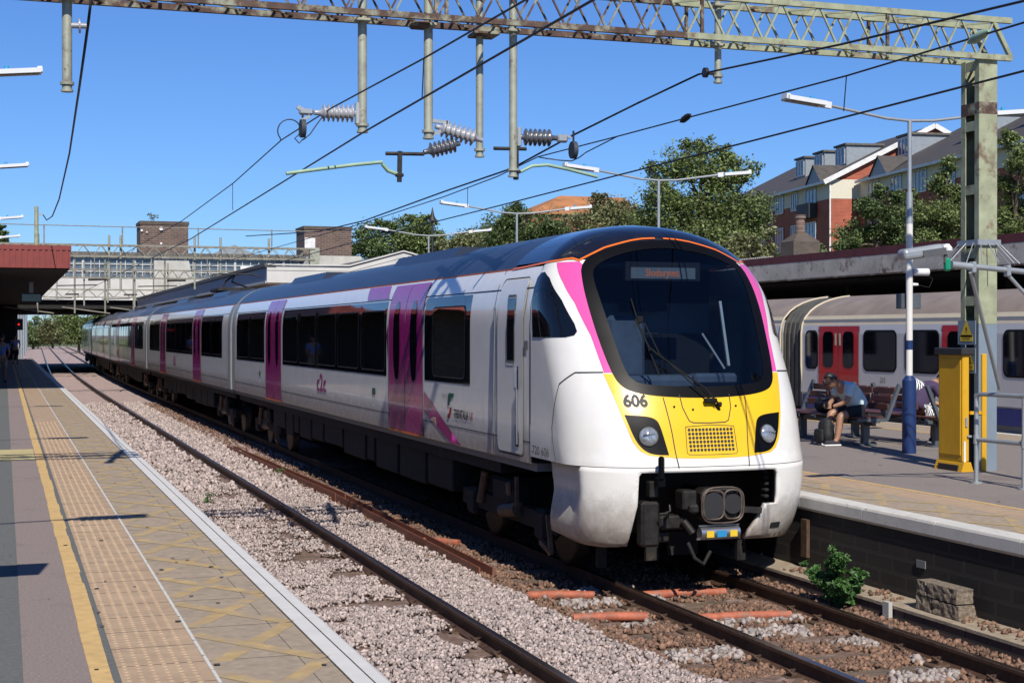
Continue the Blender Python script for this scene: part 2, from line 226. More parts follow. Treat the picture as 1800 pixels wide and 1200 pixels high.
def skin(name, vr, edges, m, parent=None, sub=2):
    me = bpy.data.meshes.new(name); me.from_pydata([p for p, r in vr], edges, []); o = put(bpy.data.objects.new(name, me), parent); me.materials.append(M[m])
    md = o.modifiers.new('skin', 'SKIN'); md.use_smooth_shade = True
    for i, (p, r) in enumerate(vr): me.skin_vertices[0].data[i].radius = (r, r) if not isinstance(r, tuple) else r
    me.skin_vertices[0].data[0].use_root = True
    s = o.modifiers.new('sub', 'SUBSURF'); s.levels = sub; s.render_levels = sub; return o
# patches: a polygon in a 2-D chart, triangulated with inner points, mapped on a curved surface
def dens(poly, step):
    out = []
    for i, a in enumerate(poly):
        b = poly[(i+1) % len(poly)]; n = max(1, int(math.dist(a, b)/step))
        out += [tuple(a[k]+(b[k]-a[k])*t/n for k in range(len(a))) for t in range(n)]
    return out
def inpoly(p, poly):
    c = False; n = len(poly)
    for i in range(n):
        a = poly[i]; b = poly[i-1]
        if (a[1] > p[1]) != (b[1] > p[1]) and p[0] < (b[0]-a[0])*(p[1]-a[1])/(b[1]-a[1])+a[0]: c = not c
    return c
def patch(name, poly, fn, m, parent, step=.08, holes=(), off=.004, org=(0,0,0), conv=None, label=None, smooth=True):
    loops = [dens(poly, step)]+[dens(h, step) for h in holes]
    if conv: loops = [[conv(p) for p in l] for l in loops]
    vs = []; es = []
    for l in loops:
        n0 = len(vs); vs += l; es += [(n0+i, n0+(i+1) % len(l)) for i in range(len(l))]
    xs = [p[0] for p in loops[0]]; ys = [p[1] for p in loops[0]]
    nx = int((max(xs)-min(xs))/step); ny = int((max(ys)-min(ys))/step)
    for i in range(1, nx):
        for j in range(1, ny):
            p = (min(xs)+(max(xs)-min(xs))*(i+.001*j)/nx, min(ys)+(max(ys)-min(ys))*j/ny)
            if inpoly(p, loops[0]) and not any(inpoly(p, h) for h in loops[1:]): vs.append(p)
    r = geometry.delaunay_2d_cdt([Vector(p) for p in vs], es, [], 0, 1e-5)
    V = r[0]; F = []
    for f in r[2]:
        c = (sum(V[i].x for i in f)/len(f), sum(V[i].y for i in f)/len(f))
        if inpoly(c, loops[0]) and not any(inpoly(c, h) for h in loops[1:]): F.append(list(f))
    used = sorted({i for f in F for i in f}); ix = {k: i for i, k in enumerate(used)}; o3 = Vector(org)
    me = bpy.data.meshes.new(name); me.from_pydata([tuple(Vector(fn(V[k].x, V[k].y, off))-o3) for k in used], [], [[ix[i] for i in f] for f in F])
    if smooth: me.polygons.foreach_set('use_smooth', [True]*len(me.polygons))
    me.materials.append(M[m]); o = put(bpy.data.objects.new(name, me), parent)
    if label: o['label'] = label
    return o
def rrect(x0, x1, z0, z1, r, n=5):
    out = []
    for cx, cz, a0 in ((x1-r, z1-r, 0), (x0+r, z1-r, 90), (x0+r, z0+r, 180), (x1-r, z0+r, 270)):
        for i in range(n+1): a = R(a0+90*i/n); out.append((cx+r*math.cos(a), cz+r*math.sin(a)))
    return out
# ------------------------------------------------------------ the electric train
QT = [(.3,.32),(.45,.17),(.7,.05),(1.0,0),(1.25,0),(1.4,.05),(1.7,.13),(2.0,.25),(2.4,.47),(2.8,.71),(3.2,.98),(3.45,1.17),(3.57,1.28),(3.7,1.47),(3.78,1.72),(3.83,2.1)]
ZT = 3.83; NN = 3.0; HW = 1.36
def interp(tab, z):
    n = len(tab)
    if z <= tab[0][0]: return tab[0][1]
    if z >= tab[-1][0]: return tab[-1][1]
    i = max(j for j in range(n) if tab[j][0] <= z)
    def sl(k):
        if k == 0: return (tab[1][1]-tab[0][1])/(tab[1][0]-tab[0][0])
        if k == n-1: return (tab[-1][1]-tab[-2][1])/(tab[-1][0]-tab[-2][0])
        a = (tab[k][1]-tab[k-1][1])/(tab[k][0]-tab[k-1][0]); b = (tab[k+1][1]-tab[k][1])/(tab[k+1][0]-tab[k][0])
        return 0 if a*b <= 0 else 2*a*b/(a+b)
    x0, y0 = tab[i]; x1, y1 = tab[i+1]; h = x1-x0; t = (z-x0)/h
    return (2*t**3-3*t*t+1)*y0+(t**3-2*t*t+t)*h*sl(i)+(-2*t**3+3*t*t)*y1+(t**3-t*t)*h*sl(i+1)
def hw(z):
    if z > 2.6: return HW*max(0, 1-((z-2.6)/(ZT-2.6))**2.9)**.5
    return interp([(.3,1.15),(.5,1.24),(.8,1.31),(1.1,1.345),(1.3,1.355),(1.5,HW),(2.6,HW)], z)
def qf(z): return interp(QT, z)
def LL(z): return max(.5, .8-.25*max(0, z-2.6))
def surf(phi, z):
    w = hw(z); a = abs(phi); s = 1 if phi >= 0 else -1
    if a <= math.pi/2: return Vector((s*w*math.sin(a)**(2/NN), qf(z)+LL(z)*(1-math.cos(a)), z))
    return Vector((s*w, qf(z)+LL(z)+(a-math.pi/2), z))
def nsurf(phi, z, off=0):
    p = surf(phi, z)
    if off:
        e = .01; p1 = surf(phi+e, z); p0 = surf(phi-e, z); q1 = surf(phi, min(z+e, ZT-.001)); q0 = surf(phi, z-e)
        n = (p1-p0).cross(q1-q0)
        if n.length > 0: p = p+n.normalized()*off
    return p
def chaikin(P, n=2):
    for _ in range(n): P = [tuple(a[k]*w1+b[k]*(1-w1) for k in range(len(a))) for a, b in zip(P, P[1:]+P[:1]) for w1 in (.75, .25)]
    return P
def ph(*a):                                    # (x,z) on the front or (x,q,z) anywhere -> chart (phi,z)
    if len(a) == 2: x, z = a; r = min(1, abs(x)/hw(z)); p = math.asin(r**(NN/2))
    else:
        x, q, z = a; d = q-qf(z)
        p = math.pi/2+d-LL(z) if d > LL(z) else math.atan2((abs(x)/hw(z))**(NN/2), max(0, 1-d/LL(z)))
    return (p if x >= 0 else -p, z)
TR = thing('electric_train', 'long white and magenta five car electric train with a yellow lower front at the platform', 'train', (6.75, 13.45, 0))
gl = [(0,3.53),(.40,3.48),(.66,3.40),(.83,3.31),(.885,3.2),(.865,2.87),(.82,2.45),(.785,2.22),(.745,2.14),(.66,2.085),(.3,2.06),(0,2.055)]
GL = gl+[(-x, z) for x, z in gl[-2:0:-1]]
bo = [(0,3.615),(.35,3.58),(.66,3.50),(.95,3.365),(1.0,3.1),(.995,2.8),(.955,2.42),(.915,2.2),(.875,2.09),(.78,2.01),(.5,1.96),(0,1.94)]
BO = bo+[(-x, z) for x, z in bo[-2:0:-1]]
GL = chaikin(GL, 2); BO = chaikin(BO, 2)
mid = [((a[0]+b[0])/2, (a[1]+b[1])/2) for a, b in zip(GL, [min(BO, key=lambda q: math.dist(p, q)) for p in GL])]
def nose_grid(z0, z1, nz, qend, name, m, parent, nphi=64):
    vs = []; fs = []; cols = [-(math.pi/2)+math.pi*i/nphi for i in range(nphi+1)]
    for j in range(nz+1):
        t = j/nz; z = z0+(z1-z0)*t if z1 < ZT else ZT-(ZT-z0)*(1-t)**2*.999999
        e = qend-qf(z)-LL(z); row = [surf(-math.pi/2-max(.01, e), z)]+[surf(c, z) for c in cols]+[surf(math.pi/2+max(.01, e), z)]
        vs += row
    W = nphi+3
    for j in range(nz):
        for i in range(W-1):
            a = j*W+i; c = (vs[a]+vs[a+W+1])/2
            if c.y < 1.6 and abs(c.x) < 1.05 and inpoly((c.x, c.z), mid): continue
            fs.append((a, a+1, a+W+1, a+W))
    b = MB(); b.add(vs, fs, True); return b.build(name, m, parent)
cab = nose_grid(1.27, 3.385, 70, 1.72, 'cab_shell', 'white', TR, 72)
nose_grid(3.385, ZT, 26, 2.75, 'cab_roof', 'nose_navy', TR, 60)
# paint and trim on the nose
def npatch(name, pts, m, off=.004, holes=(), parent=TR, step=.06, label=None):
    return patch(name, [ph(*p) for p in pts], nsurf, m, parent, step, [[ph(*p) for p in h] for h in holes], off, label=label)
npatch('windscreen_surround', BO, 'black', .006, [GL])
npatch('windscreen', [(x*1.01, z) for x, z in GL], 'glass' if 0 else 'wglass', .001)
for s in (-1, 1):
    npatch('pink_stripe', [(s*.95,3.365),(s*1.13,1.50,3.36),(s*1.15,1.25,3.14),(s*1.125,1.02,2.92),(s*1.06,.75,2.58),(s*.99,.52,2.2),(s*.89,2.2),(s*.92,2.42),(s*.955,2.8),(s*.95,3.1),(s*.92,3.3)], 'pink', .003)
    npatch('cab_side_window', [q for q in [(s*1.36,1.62,2.60),(s*1.34,1.67,2.95),(s*1.29,1.70,3.12),(s*1.25,1.71,3.20),(s*1.24,1.66,3.255),(s*1.23,1.57,3.26),(s*1.22,1.43,3.19),(s*1.20,1.15,2.95),(s*1.15,.93,2.70),(s*1.14,.88,2.62),(s*1.165,.89,2.58),(s*1.22,.97,2.56),(s*1.36,1.56,2.56),(s*1.36,1.62,2.56)]], 'dglass', .006)
YL = [(-.995,2.19),(-.945,1.98),(-.89,1.75),(-.82,1.52),(-.76,1.43),(-.68,1.385),(-.4,1.355),(0,1.345)]
npatch('yellow_panel', YL+[(-x, z) for x, z in YL[-2::-1]]+[(.90,2.19),(.80,2.09),(.6,2.02),(0,1.99),(-.6,2.02),(-.80,2.09),(-.90,2.19)], 'yellow', .004)
for s in (-1, 1):
    o = npatch('headlight', chaikin([(s*.87,1.785),(s*.868,1.782),(s*.66,1.77),(s*.57,1.74),(s*.535,1.68),(s*.475,1.385),(s*.476,1.386),(s*.62,1.39),(s*.72,1.43),(s*.80,1.54)]), 'black', .008)
    c = nsurf(*ph(s*.665,1.57), .01); d = (nsurf(*ph(s*.665,1.57), .05)-c).normalized(); b = MB(); b.cyl(c, c+d*.012, .105, .10, 24).build('lamp_bezel', 'dmetal', o)
    b = MB(); b.tube([c+d*.012, c+d*.03, c+d*.038], .09, 24, rs=[.092, .075, .03]).build('lens', 'lens', o)
    b = MB(); b.bar(c+d*.04+Vector((-.06,0,.015)), c+d*.04+Vector((.06,0,.015)), .012).bar(c+d*.04+Vector((0,0,-.06)), c+d*.04+Vector((0,0,.05)), .008).build('reflector', 'metal', o)
def strip(name, pts, wd, m, off=.007, parent=TR, fn=None, step=.04, label=None):    # thin line following the surface; pts in chart coords
    f = fn or nsurf; pts = list(pts); P = []
    for a, c in zip(pts, pts[1:]):
        k = max(1, int(math.dist(a, c)/step)); P += [(a[0]+(c[0]-a[0])*t/k, a[1]+(c[1]-a[1])*t/k) for t in range(k)]
    P.append(pts[-1])
    vs = []; fs = []
    C = [f(p[0], p[1], off) for p in P]; E = [f(p[0], p[1], off+.1) for p in P]
    for i in range(len(P)):
        t = (C[min(i+1, len(P)-1)]-C[max(i-1, 0)]).normalized(); n = (E[i]-C[i]).normalized(); s_ = t.cross(n).normalized()*(wd/2); vs += [C[i]-s_, C[i]+s_]
    for i in range(len(P)-1): fs.append((2*i, 2*i+1, 2*i+3, 2*i+2))
    b = MB(); b.add(vs, fs); return b.build(name, m, parent, label=label)
for s in (-1, 1):
    strip('orange_line', [ph(s*x, z) for x, z in ((.05,3.63),(.2,3.622),(.35,3.598),(.5,3.56),(.66,3.515),(.8,3.45),(.95,3.375))]+[ph(s*1.0,3.40), ph(s*1.12,1.5,3.38), ph(s*1.13,1.9,3.36), ph(s*1.15,2.3,3.345), ph(s*1.15,2.75,3.335)], .026, 'orange', .009)
def seamline(pts, wd=.010, **k): return strip('panel_seam', [ph(*p) for p in pts], wd, 'seam', **k)
for s in (-1, 1):
    seamline([(s*.28,1.98),(s*.27,1.85),(s*.22,1.72),(s*.18,1.70),(0,1.695)]); seamline([(s*.46,1.955),(s*.42,1.6),(s*.40,1.345),(s*.39,1.26)])
    seamline([(s*.99,.53,2.205),(s*1.16,.76,2.2),(s*1.27,.9,2.08),(s*1.32,.97,1.8),(s*1.34,1.02,1.62),(s*1.34,1.0,1.5),(s*1.33,.92,1.28)], .012)
    seamline([(s*.27,1.66),(s*.28,1.4),(s*.26,1.385),(0,1.38)], .006); seamline([(s*.27,1.66),(0,1.675)], .006)
    npatch('cab_handrail_recess', [(s*1.33,1.70,1.98),(s*1.33,1.76,1.98),(s*1.33,1.76,1.88),(s*1.33,1.70,1.88)] if 0 else [(s*1.33,1.76,2.52),(s*1.33,1.88,2.52),(s*1.33,1.88,2.42),(s*1.33,1.76,2.42)], 'grey', .012)
b = MB()
for i in range(13):
    for j in range(6):
        x = -.235+.47*i/12; z = 1.43+.2*j/5; c = nsurf(*ph(x, z), .006); d = (nsurf(*ph(x, z), .02)-c).normalized(); b.cyl(c, c+d*.003, .0155, .0155, 10)
b.build('horn_grille', 'ink', TR)
b = MB()
for x, z in ((-.36,1.86),(.33,1.86),(-.16,1.83),(.13,1.83)): c = nsurf(*ph(x, z), .004); b.cyl(c, c+Vector((0,-.008,0)), .012, .012, 8)
b.builds('access_bolt', 'dmetal', TR)
text('unit_number', '606', .165, 'ink', lambda u, v: nsurf(*ph(-.745+u, 1.915+v), .008), TR, .95, .007)
# bumper and coupler well
LOWQ = 1.52
low = [(-1.24,LOWQ,.49),(-1.2,.8,.45),(-1.0,.44),(-.83,.46),(-.80,.88),(-.79,1.18),(-.765,1.215),(.72,1.215),(.75,1.18),(.75,.86),(.60,.86),(.40,.50),(1.0,.48),(1.2,.8,.5),(1.24,LOWQ,.52),(1.28,LOWQ,1.262),(.9,1.262),(0,1.262),(-.9,1.262),(-1.28,LOWQ,1.262)]
def bsurf(phi, z, off=0):                       # skirt steps in behind the corner pod
    p = nsurf(phi, z, off); t = max(0, min(1, (p.y-.42-.25*max(0, 1.0-z))/.35)); t = t*t*(3-2*t); p.x *= 1-.12*t*max(.35, min(1, (z-.45)/.5)); return p
for s in (-1, 1):
    vs = []; N = 14
    for i in range(N+1): a = nsurf(s*(.55+(math.pi/2+.95-.55)*i/N), 1.271); vs += [a, Vector((a.x-s*.16, a.y, 1.268))]
    b = MB(); b.add(vs, [(2*i, 2*i+1, 2*i+3, 2*i+2) for i in range(N)]); b.build('body_lip', 'side', TR)
o = patch('bumper', dens([ph(*p) for p in low], .08), bsurf, 'white_low', TR, .05, [], 0.0)
md = o.modifiers.new('thick', 'SOLIDIFY'); md.thickness = .045; md.offset = -1
npatch('tow_hole', rrect(.70, .84, .60, .66, .01), 'ink', .004)
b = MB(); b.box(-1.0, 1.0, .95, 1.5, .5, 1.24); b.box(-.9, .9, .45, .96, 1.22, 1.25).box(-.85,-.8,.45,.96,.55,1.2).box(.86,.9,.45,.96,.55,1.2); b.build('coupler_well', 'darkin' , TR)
b = MB()
b.bbox((.065,.12,.88), (.42,.28,.33), .05); b.cyl((.065,.2,.88), (.065,.75,.88), .12, .14, 14); b.build('coupler_head', 'dmetal', TR)
b = MB(); b.tube([(-.04,-.05,.88), (-.04,-.045,.88)], .11, 20, rs=[.13,.13]).tube([(.18,-.05,.89), (.18,-.045,.89)], .1, 20, rs=[.10,.10]).build('coupler_face', 'ink', TR)
b = MB()
def loop(cx, cz, rx, rz, y, r, n=24): b.tube([(cx+rx*math.copysign(abs(math.cos(a))**.6, math.cos(a)), y, cz+rz*math.copysign(abs(math.sin(a))**.6, math.sin(a))) for a in [2*math.pi*i/n for i in range(n+1)]], r, 6)
loop(-.035, .885, .115, .145, -.05, .012); loop(.175, .885, .10, .145, -.05, .012); loop(.07, .88, .235, .18, -.04, .010)
b.build('coupler_rim', 'coupler', TR)
b = MB(); b.bbox((-.26,.12,.93), (.16,.2,.2), .02).bbox((-.24,0,.85), (.1,.1,.09), .02).bar((.3,.1,.82), (.55,.05,.80), .06).cyl((-.22,.05,.6), (-.30,.1,.72), .04).builds('coupler_gear', 'dmetal', TR)
b = MB(); b.cyl((-.17,.0,.60), (.26,.0,.60), .062, .062, 16).bar((-.20,.0,.545), (.28,.0,.545), .02).bar((-.18,.0,.675), (.27,0,.675), .014).build('cable_drum', 'metal', TR)
b = MB(); b.box(-.12,-.04,-.068,-.064,.565,.63).box(.14,.22,-.068,-.064,.565,.63).builds('warning_label', 'signy', TR)
b = MB(); b.box(-.005,.10,-.068,-.064,.565,.63).build('instruction_label', 'blue', TR)
b = MB(); b.bbox((-.66,.16,.70), (.20,.16,.46), .03).bbox((-.40,.24,.70), (.28,.2,.14), .02).bbox((-.45,.3,.55), (.14,.12,.12), .02).bbox((-.64,.1,1.05), (.1,.1,.16), .01).builds('equipment_box', 'dmetal', TR)
b = MB(); b.tube([(-.5,.0,.9),(-.5,-.02,.84),(-.55,-.03,.82),(-.62,-.03,.815)], .012, 6).cyl((-.5,.05,.83),(-.5,.05,.70),.018).build('air_hose', 'dmetal', TR)
b = MB(); b.bbox((-.62,-.07,1.27), (.065,.05,.24), .02).bbox((-.61,-.02,1.13), (.08,.1,.10), .01).build('jumper_handle', 'black', TR)
b = MB()
for i in range(5): b.bbox((.70,.25,.92+.065*i), (.05,.1,.035), .01)
b.builds('well_rib', 'under', TR)
b = MB(); b.box(-.90,-.8,.9,.96,.16,.55).box(.72,.82,.9,.96,.16,.5).box(-.1,.25,.9,.94,.25,.5).box(-.35,-.2,.9,.95,.2,.5).tube([(-.25,.1,.5),(-.2,.05,.35),(-.1,.05,.28),(0,.1,.4)],.02,6).builds('guard_iron', 'under', TR)
# cab interior
b = MB(); b.box(-1.0,1.0,2.15,2.2,1.9,3.3); b.build('cab_bulkhead', 'blind', TR)
b = MB(); b.box(-.8,.8,.62,1.2,1.75,1.98).box(-1.15,1.15,1.2,2.1,1.75,1.98).box(-.85,.85,1.4,2.15,3.33,3.36).box(-1.16,-1.12,1.6,2.15,2.0,3.0).box(1.12,1.16,1.6,2.15,2.0,3.0).build('cab_lining', 'cabin', TR)
b = MB(); b.box(-.98,.98,2.10,2.148,1.95,2.60).box(-.98,.98,2.1,2.148,2.95,3.35).box(-.15,.35,1.9,2.1,2.85,3.0).build('cab_partition', 'darkin', TR)
b = MB(); b.bbox((-.05,.95,2.08), (1.3,.5,.16), .05).bbox((.35,.75,2.12),(.5,.2,.12),.03).bbox((-.25,1.7,2.45), (.46,.12,.7), .05).build('driver_desk', 'cabin', TR)
b = MB(); b.box(-.46,.42,1.20,1.26,3.17,3.37).build('display_housing', 'ink', TR)
b = MB(); b.box(-.40,.36,1.19,1.199,3.19,3.31).build('destination_display', 'blind', TR); 
text('destination', 'Shoeburyness', .115, 'orangeled', lambda u, v: Vector((-.03+u, 1.186, 3.25+v)), TR, .62, .001)
b = MB(); b.bar((.66,1.2,2.95),(.64,.95,2.25),.028,.03).bar((.45,1.2,2.6),(.62,1.0,2.22),.015).builds('cab_blind_rail', 'wht', TR)
# wiper
def on(x, z, o=.05): return nsurf(*ph(x, z), o)
b = MB(); b.tube([on(.14,1.84,.05),on(-.02,2.02,.07),on(-.40,2.30,.08),on(-.52,2.42,.08),on(-.58,2.72,.06)], .011, 6).tube([on(.08,1.86,.05),on(-.30,2.20,.09),on(-.43,2.34,.09),on(-.50,2.68,.06)], .008, 6).tube([on(-.56,2.95,.02),on(-.55,2.7,.03),on(-.46,2.16,.03)], .008, 6)
b.bbox(on(-.54,2.71,.06), (.07,.05,.07), .01).cyl(on(.12,1.86,.0),on(.12,1.86,.08),.03,.02).bbox(on(.03,1.90,.05),(.14,.05,.05),.01).build('windscreen_wiper', 'rubber', TR)

# carriages
def side(s): return lambda q, z, off: Vector((s*(hw(z)+off), q, z))
def coach(name, q0, q1, doors, bands, parent, bogies, first):
    """one carriage: body with roof, doors, window bands and panes, underframe"""
    b = MB(); zs = [1.19,1.25,1.32,1.42,1.6,2.0,2.4,2.6]+[2.6+(3.05-2.6)*i/5 for i in range(1, 6)]+[3.05+.285*i/4 for i in range(1, 5)]; qs = sorted([q0, q1]+[v for a, c, _ in bands for v in (a+.03, c-.03)])
    rz = [3.335+(ZT-3.335)*(1-(1-i/14)**2) for i in range(15)]
    for s in (-1, 1):
        vs = [(s*hw(z), q, z) for q in qs for z in zs]; n = len(zs); b.k = 0
        b.add(vs, [(j*n+i, j*n+i+1, (j+1)*n+i+1, (j+1)*n+i) for j in range(len(qs)-1) for i in range(n-1) if not (zs[i] >= 1.999 and zs[i+1] <= 3.051 and any(a < (qs[j]+qs[j+1])/2 < c for a, c, _ in bands))], True)
        vs = [(s*hw(z), q, z) for q in (q0+(1.0 if first else 0), q1) for z in rz]; n = len(rz); b.k = 1; b.add(vs, [(i, i+1, n+i+1, n+i) for i in range(n-1)], True)
    b.k = 2
    for q in ((q1,) if first else (q0, q1)):
        pr = [(hw(z), z) for z in zs+rz[1:-1]]; pr = pr+[(-x, z) for x, z in pr[::-1]]; b.add([(x, q, z) for x, z in pr], [list(range(len(pr)))])
    b.box(-1.28, 1.28, q0+.02, q1-.02, 1.1, 1.188)
    me = b.build(name, ['side', 'navy', 'grey'], parent)
    b = MB(); b.box(-1.15, 1.15, q0+(.9 if first else .1), q1-.1, 3.10, 3.14); b.box(-1.2, 1.2, q1-.14, q1-.1, 1.2, 3.1); b.box(-1.2, 1.2, q0+(.9 if first else .1), q0+(.94 if first else .14), 1.2, 3.1)
    for a, c, _ in bands:
        for s in (-1, 1): b.box(min(s*1.25, s*1.28), max(s*1.25, s*1.28), a-.3, c+.3, 1.2, 1.95)
    b.build('saloon_lining', 'saloon', me); b = MB()
    for a, c, _ in bands:
        y = a+.3
        while y < c-.2:
            for s in (-1, 1): b.bbox((s*.78, y, 1.75), (.86, .12, 1.15), .04); b.bbox((s*.78, y+.25, 1.62), (.86, .45, .12), .03)
            y += .86
    b.build('seating', 'seat', me)
    for s in (-1, 1):
        f = side(s)
        for a, c, panes in bands:
            wd = (c-a)/panes; HL = [rrect(*((a+wd*k+.12, a+wd*(k+1)-.12) if panes > 1 else (a+.24, c-.44)), 2.07, 2.91, .08) for k in range(panes)]
            patch('window_band', [(a,1.97),(c,1.97),(c,3.075),(a,3.075)], f, 'dglass', me, .15, HL, .004)
            for k in range(panes):
                x0 = a+wd*k+.10; x1 = a+wd*(k+1)-.10
                if panes == 1: x0, x1 = a+.22, c-.42
                o = patch('window', rrect(x0, x1, 2.05, 2.93, .09), f, 'sglass', me, .15, [], .012)
                strip('window_frame', rrect(x0-.012, x1+.012, 2.04, 2.94, .1)+[(x1+.012, 2.84)], .02, 'dmetal', .011, me, f, .3)
        for d in doors:
            dm = MB()
            for k in range(2):
                a = d+.02+.94*k; o = patch('door', [(a,1.2),(a+.92,1.2),(a+.92,3.30),(a,3.30)], f, 'magenta', me, .07, [], .010)
                cx = a+.46; patch('door_window', [(cx+.18*math.cos(t)*1.0, 2.5+.57*math.copysign(abs(math.sin(t))**.75, math.sin(t))) for t in [2*math.pi*i/28 for i in range(28)]], f, 'dglass', me, .12, [], .016)
            for x in (d, d+.95, d+1.9): dm.add([f(q, z, .011) for z in (1.2,1.6,2.2,2.7,3.0,3.15,3.3) for q in (x-.006, x+.012)], [(2*i, 2*i+1, 2*i+3, 2*i+2) for i in range(6)])
            dm.build('door_seal', 'seam', me); strip('door_step', [(d, 1.2), (d+1.9, 1.2)], .03, 'orange', .02, me, f, 1)
        sm = MB(); cuts = [q0]+[v for d in sorted(doors) for v in (d, d+1.9)]+[q1]
        for i in range(0, len(cuts), 2):
            for z in (1.42, 3.10): sm.add([f(cuts[i], z-.006, .003), f(cuts[i+1], z-.006, .003), f(cuts[i+1], z+.006, .003), f(cuts[i], z+.006, .003)], [(0,1,2,3)])
        sm.build('body_seam', 'seam', me)
        strip('orange_line', [(q0+(.9 if first else 0), 3.335), (q1, 3.335)], .022, 'orange', .006, me, f, 2)
    rf = MB()
    for a, c in ((q0+5, q0+8.5), (q1-8, q1-4.5)):
        rf.add([(x, y, z) for y in (a, c) for x, z in ((-.75,3.66),(-.62,3.83),(.62,3.83),(.75,3.66))], [(0,1,2,3),(7,6,5,4),(0,4,5,1),(1,5,6,2),(2,6,7,3)])
        for k in range(12): y = a+.2+(c-a-.4)*k/11; rf.bar((-.6, y, 3.835), (-.25, y, 3.835), .03, .01); rf.bar((.25, y, 3.835), (.6, y, 3.835), .03, .01)
    rf.builds('roof_cooling_unit', 'navy', me)
    uf = MB(); uf.box(-1.2, 1.2, q0+(1.5 if first else .2), q1-.2, .95, 1.1); rr = random.Random(5)
    y = bogies[0]+1.9
    while y < bogies[1]-2.6:
        l = rr.uniform(.6, 1.8); d = rr.uniform(.3, .45)
        for s in (-1, 1): uf.bbox((s*.9, y+l/2, .95-d/2+.02), (.5, l-.12, d+.1), .02)
        uf.box(-.6, .6, y, y+l-.1, .5, .95); y += l
    uf.build('underframe', 'under', me)
    for s in (-1, 1):
        f = side(s)
        for a in ([] if first else [q0])+[q1-.42]: patch('end_panel', [(a+.0,1.2),(a+.42,1.2),(a+.42,3.32),(a,3.32)], f, 'galv', me, .08, [], .006)
    return me
def bogie(parent, y):
    b = MB()
    for s in (-1, 1):
        b.bar((s*1.0, y-1.75, .50), (s*1.0, y+1.75, .50), .14, .2); b.bbox((s*1.0, y, .72), (.2,.9,.3), .04)
        for d in (-1.28, 1.28): b.bbox((s*1.02, y+d, .47), (.2,.34,.34), .04)
    b.box(-1.0, 1.0, y-.3, y+.3, .45, .9); o = b.build('bogie', 'under', parent)
    for d in (-1.28, 1.28):
        for s in (-1, 1):
            b = MB(); b.tube([(s*.66, y+d, .42), (s*.68, y+d, .42), (s*.69, y+d, .42), (s*.79, y+d, .42), (s*.80, y+d, .42)], .42, 32, rs=[.44,.44,.42,.42,.36]); b.build('wheel', 'dmetal', o)
    b = MB()
    for s in (-1, 1):
        b.cyl((s*1.1, y-.55, .56), (s*1.14, y-.1, .50), .085, .08, 12); b.bar((s*1.13, y-1.62, .62), (s*1.13, y-1.72, .22), .05, .03); b.bar((s*1.13, y-1.40, .30), (s*1.13, y-1.72, .22), .05, .06); b.cyl((s*1.1, y+.7, .9), (s*1.1, y+.9, .5), .05)
        b.bar((s*1.16, y-.65, .95), (s*1.14, y-.62, .6), .04, .03); b.bbox((s*1.15,y-.35,.78),(.05,.12,.16),.02)
    b.builds('brake_rigging', 'steelb', o); return o
c1 = coach('leading_carriage', 1.70, 23.95, [6.05, 17.0], [(3.9,5.98,1),(8.1,16.85,5),(19.1,23.2,2)], TR, (3.4, 20.4), True)
for y in (3.4, 20.4): bogie(c1, y)
for s in (-1, 1):
    f = side(s)
    patch('cab_door', [(1.86,1.28),(2.80,1.28),(2.80,3.28),(1.86,3.28)] if 0 else rrect(1.90,2.78,1.27,3.20,.08), f, 'white', c1, .12, [], .022)
    strip('cab_door_seal', rrect(1.88,2.80,1.25,3.22,.09)+[(2.80,3.13)], .014, 'seam', .016, c1, f, .3)
    patch('cab_door_window', rrect(2.18,2.42,2.30,3.0,.02), f, 'dglass', c1, .12, [], .027); strip('cab_door_window_frame', rrect(2.165,2.435,2.28,3.02,.02)+[(2.435,3.0)], .03, 'metal', .030, c1, f, .3)
    patch('door_handle_recess', rrect(2.02,2.16,2.0,2.22,.02), f, 'wht', c1, .1, [], .028); patch('door_handle', rrect(2.01,2.05,1.98,2.24,.01), f, 'dmetal', c1, .1, [], .034); patch('step_recess', [(2.02,1.35),(2.14,1.35),(2.14,1.6),(2.02,1.5)], f, 'dmetal', c1, .1, [], .028)
    b = MB(); b.tube([f(2.02, 1.38, .05), f(2.02, 1.6, .05), f(2.03, 2.0, .05)], .012, 6).tube([f(2.88, 1.45, .04), f(2.86, 2.0, .04), f(2.85, 2.9, .04)], .014, 6).builds('handrail', 'metal', c1)
    for q in (1.72, 2.98): strip('panel_seam', [(q, 1.2), (q-.02, 3.33)], .016, 'seam', .006, c1, f, .2)
    strip('panel_seam', [(3.0, 3.1), (3.88, 3.1)], .01, 'seam', .006, c1, f)
    patch('magenta_flash', [(6.0,1.82),(6.0,1.55),(4.75,1.2),(4.3,1.2)], f, 'magenta', c1, .15, [], .006); patch('magenta_flash', [(9.75,3.32),(8.35,3.32),(8.15,3.12),(9.55,3.12)], f, 'magenta', c1, .04, [], .005); patch('magenta_flash', [(8.0,2.75),(8.08,2.6),(8.0,2.2)], f, 'magenta', c1, .15, [], .007)
f = side(-1)
def st(q, z, off=.008): return lambda u, v: f(q-u, z+v, off)
text('unit_number', '720 606', .135, 'ink', lambda u, v: nsurf(*ph(-1.3, 1.38-u, 1.345+v), .008), TR, 1.2, -.001)
text('operator_logo', 'c2c', .44, 'inkm', st(12.9, 1.70), c1, 1.4, .007)
text('owner_name', 'TRENITALIA', .145, 'ink', st(4.27, 1.585), c1, .78, .004); text('owner_name', 'UK', .135, 'inkr', st(3.84, 1.585), c1, .80, .001); text('owner_note', 'Part of', .10, 'grey', st(5.0, 1.80), c1, .8)
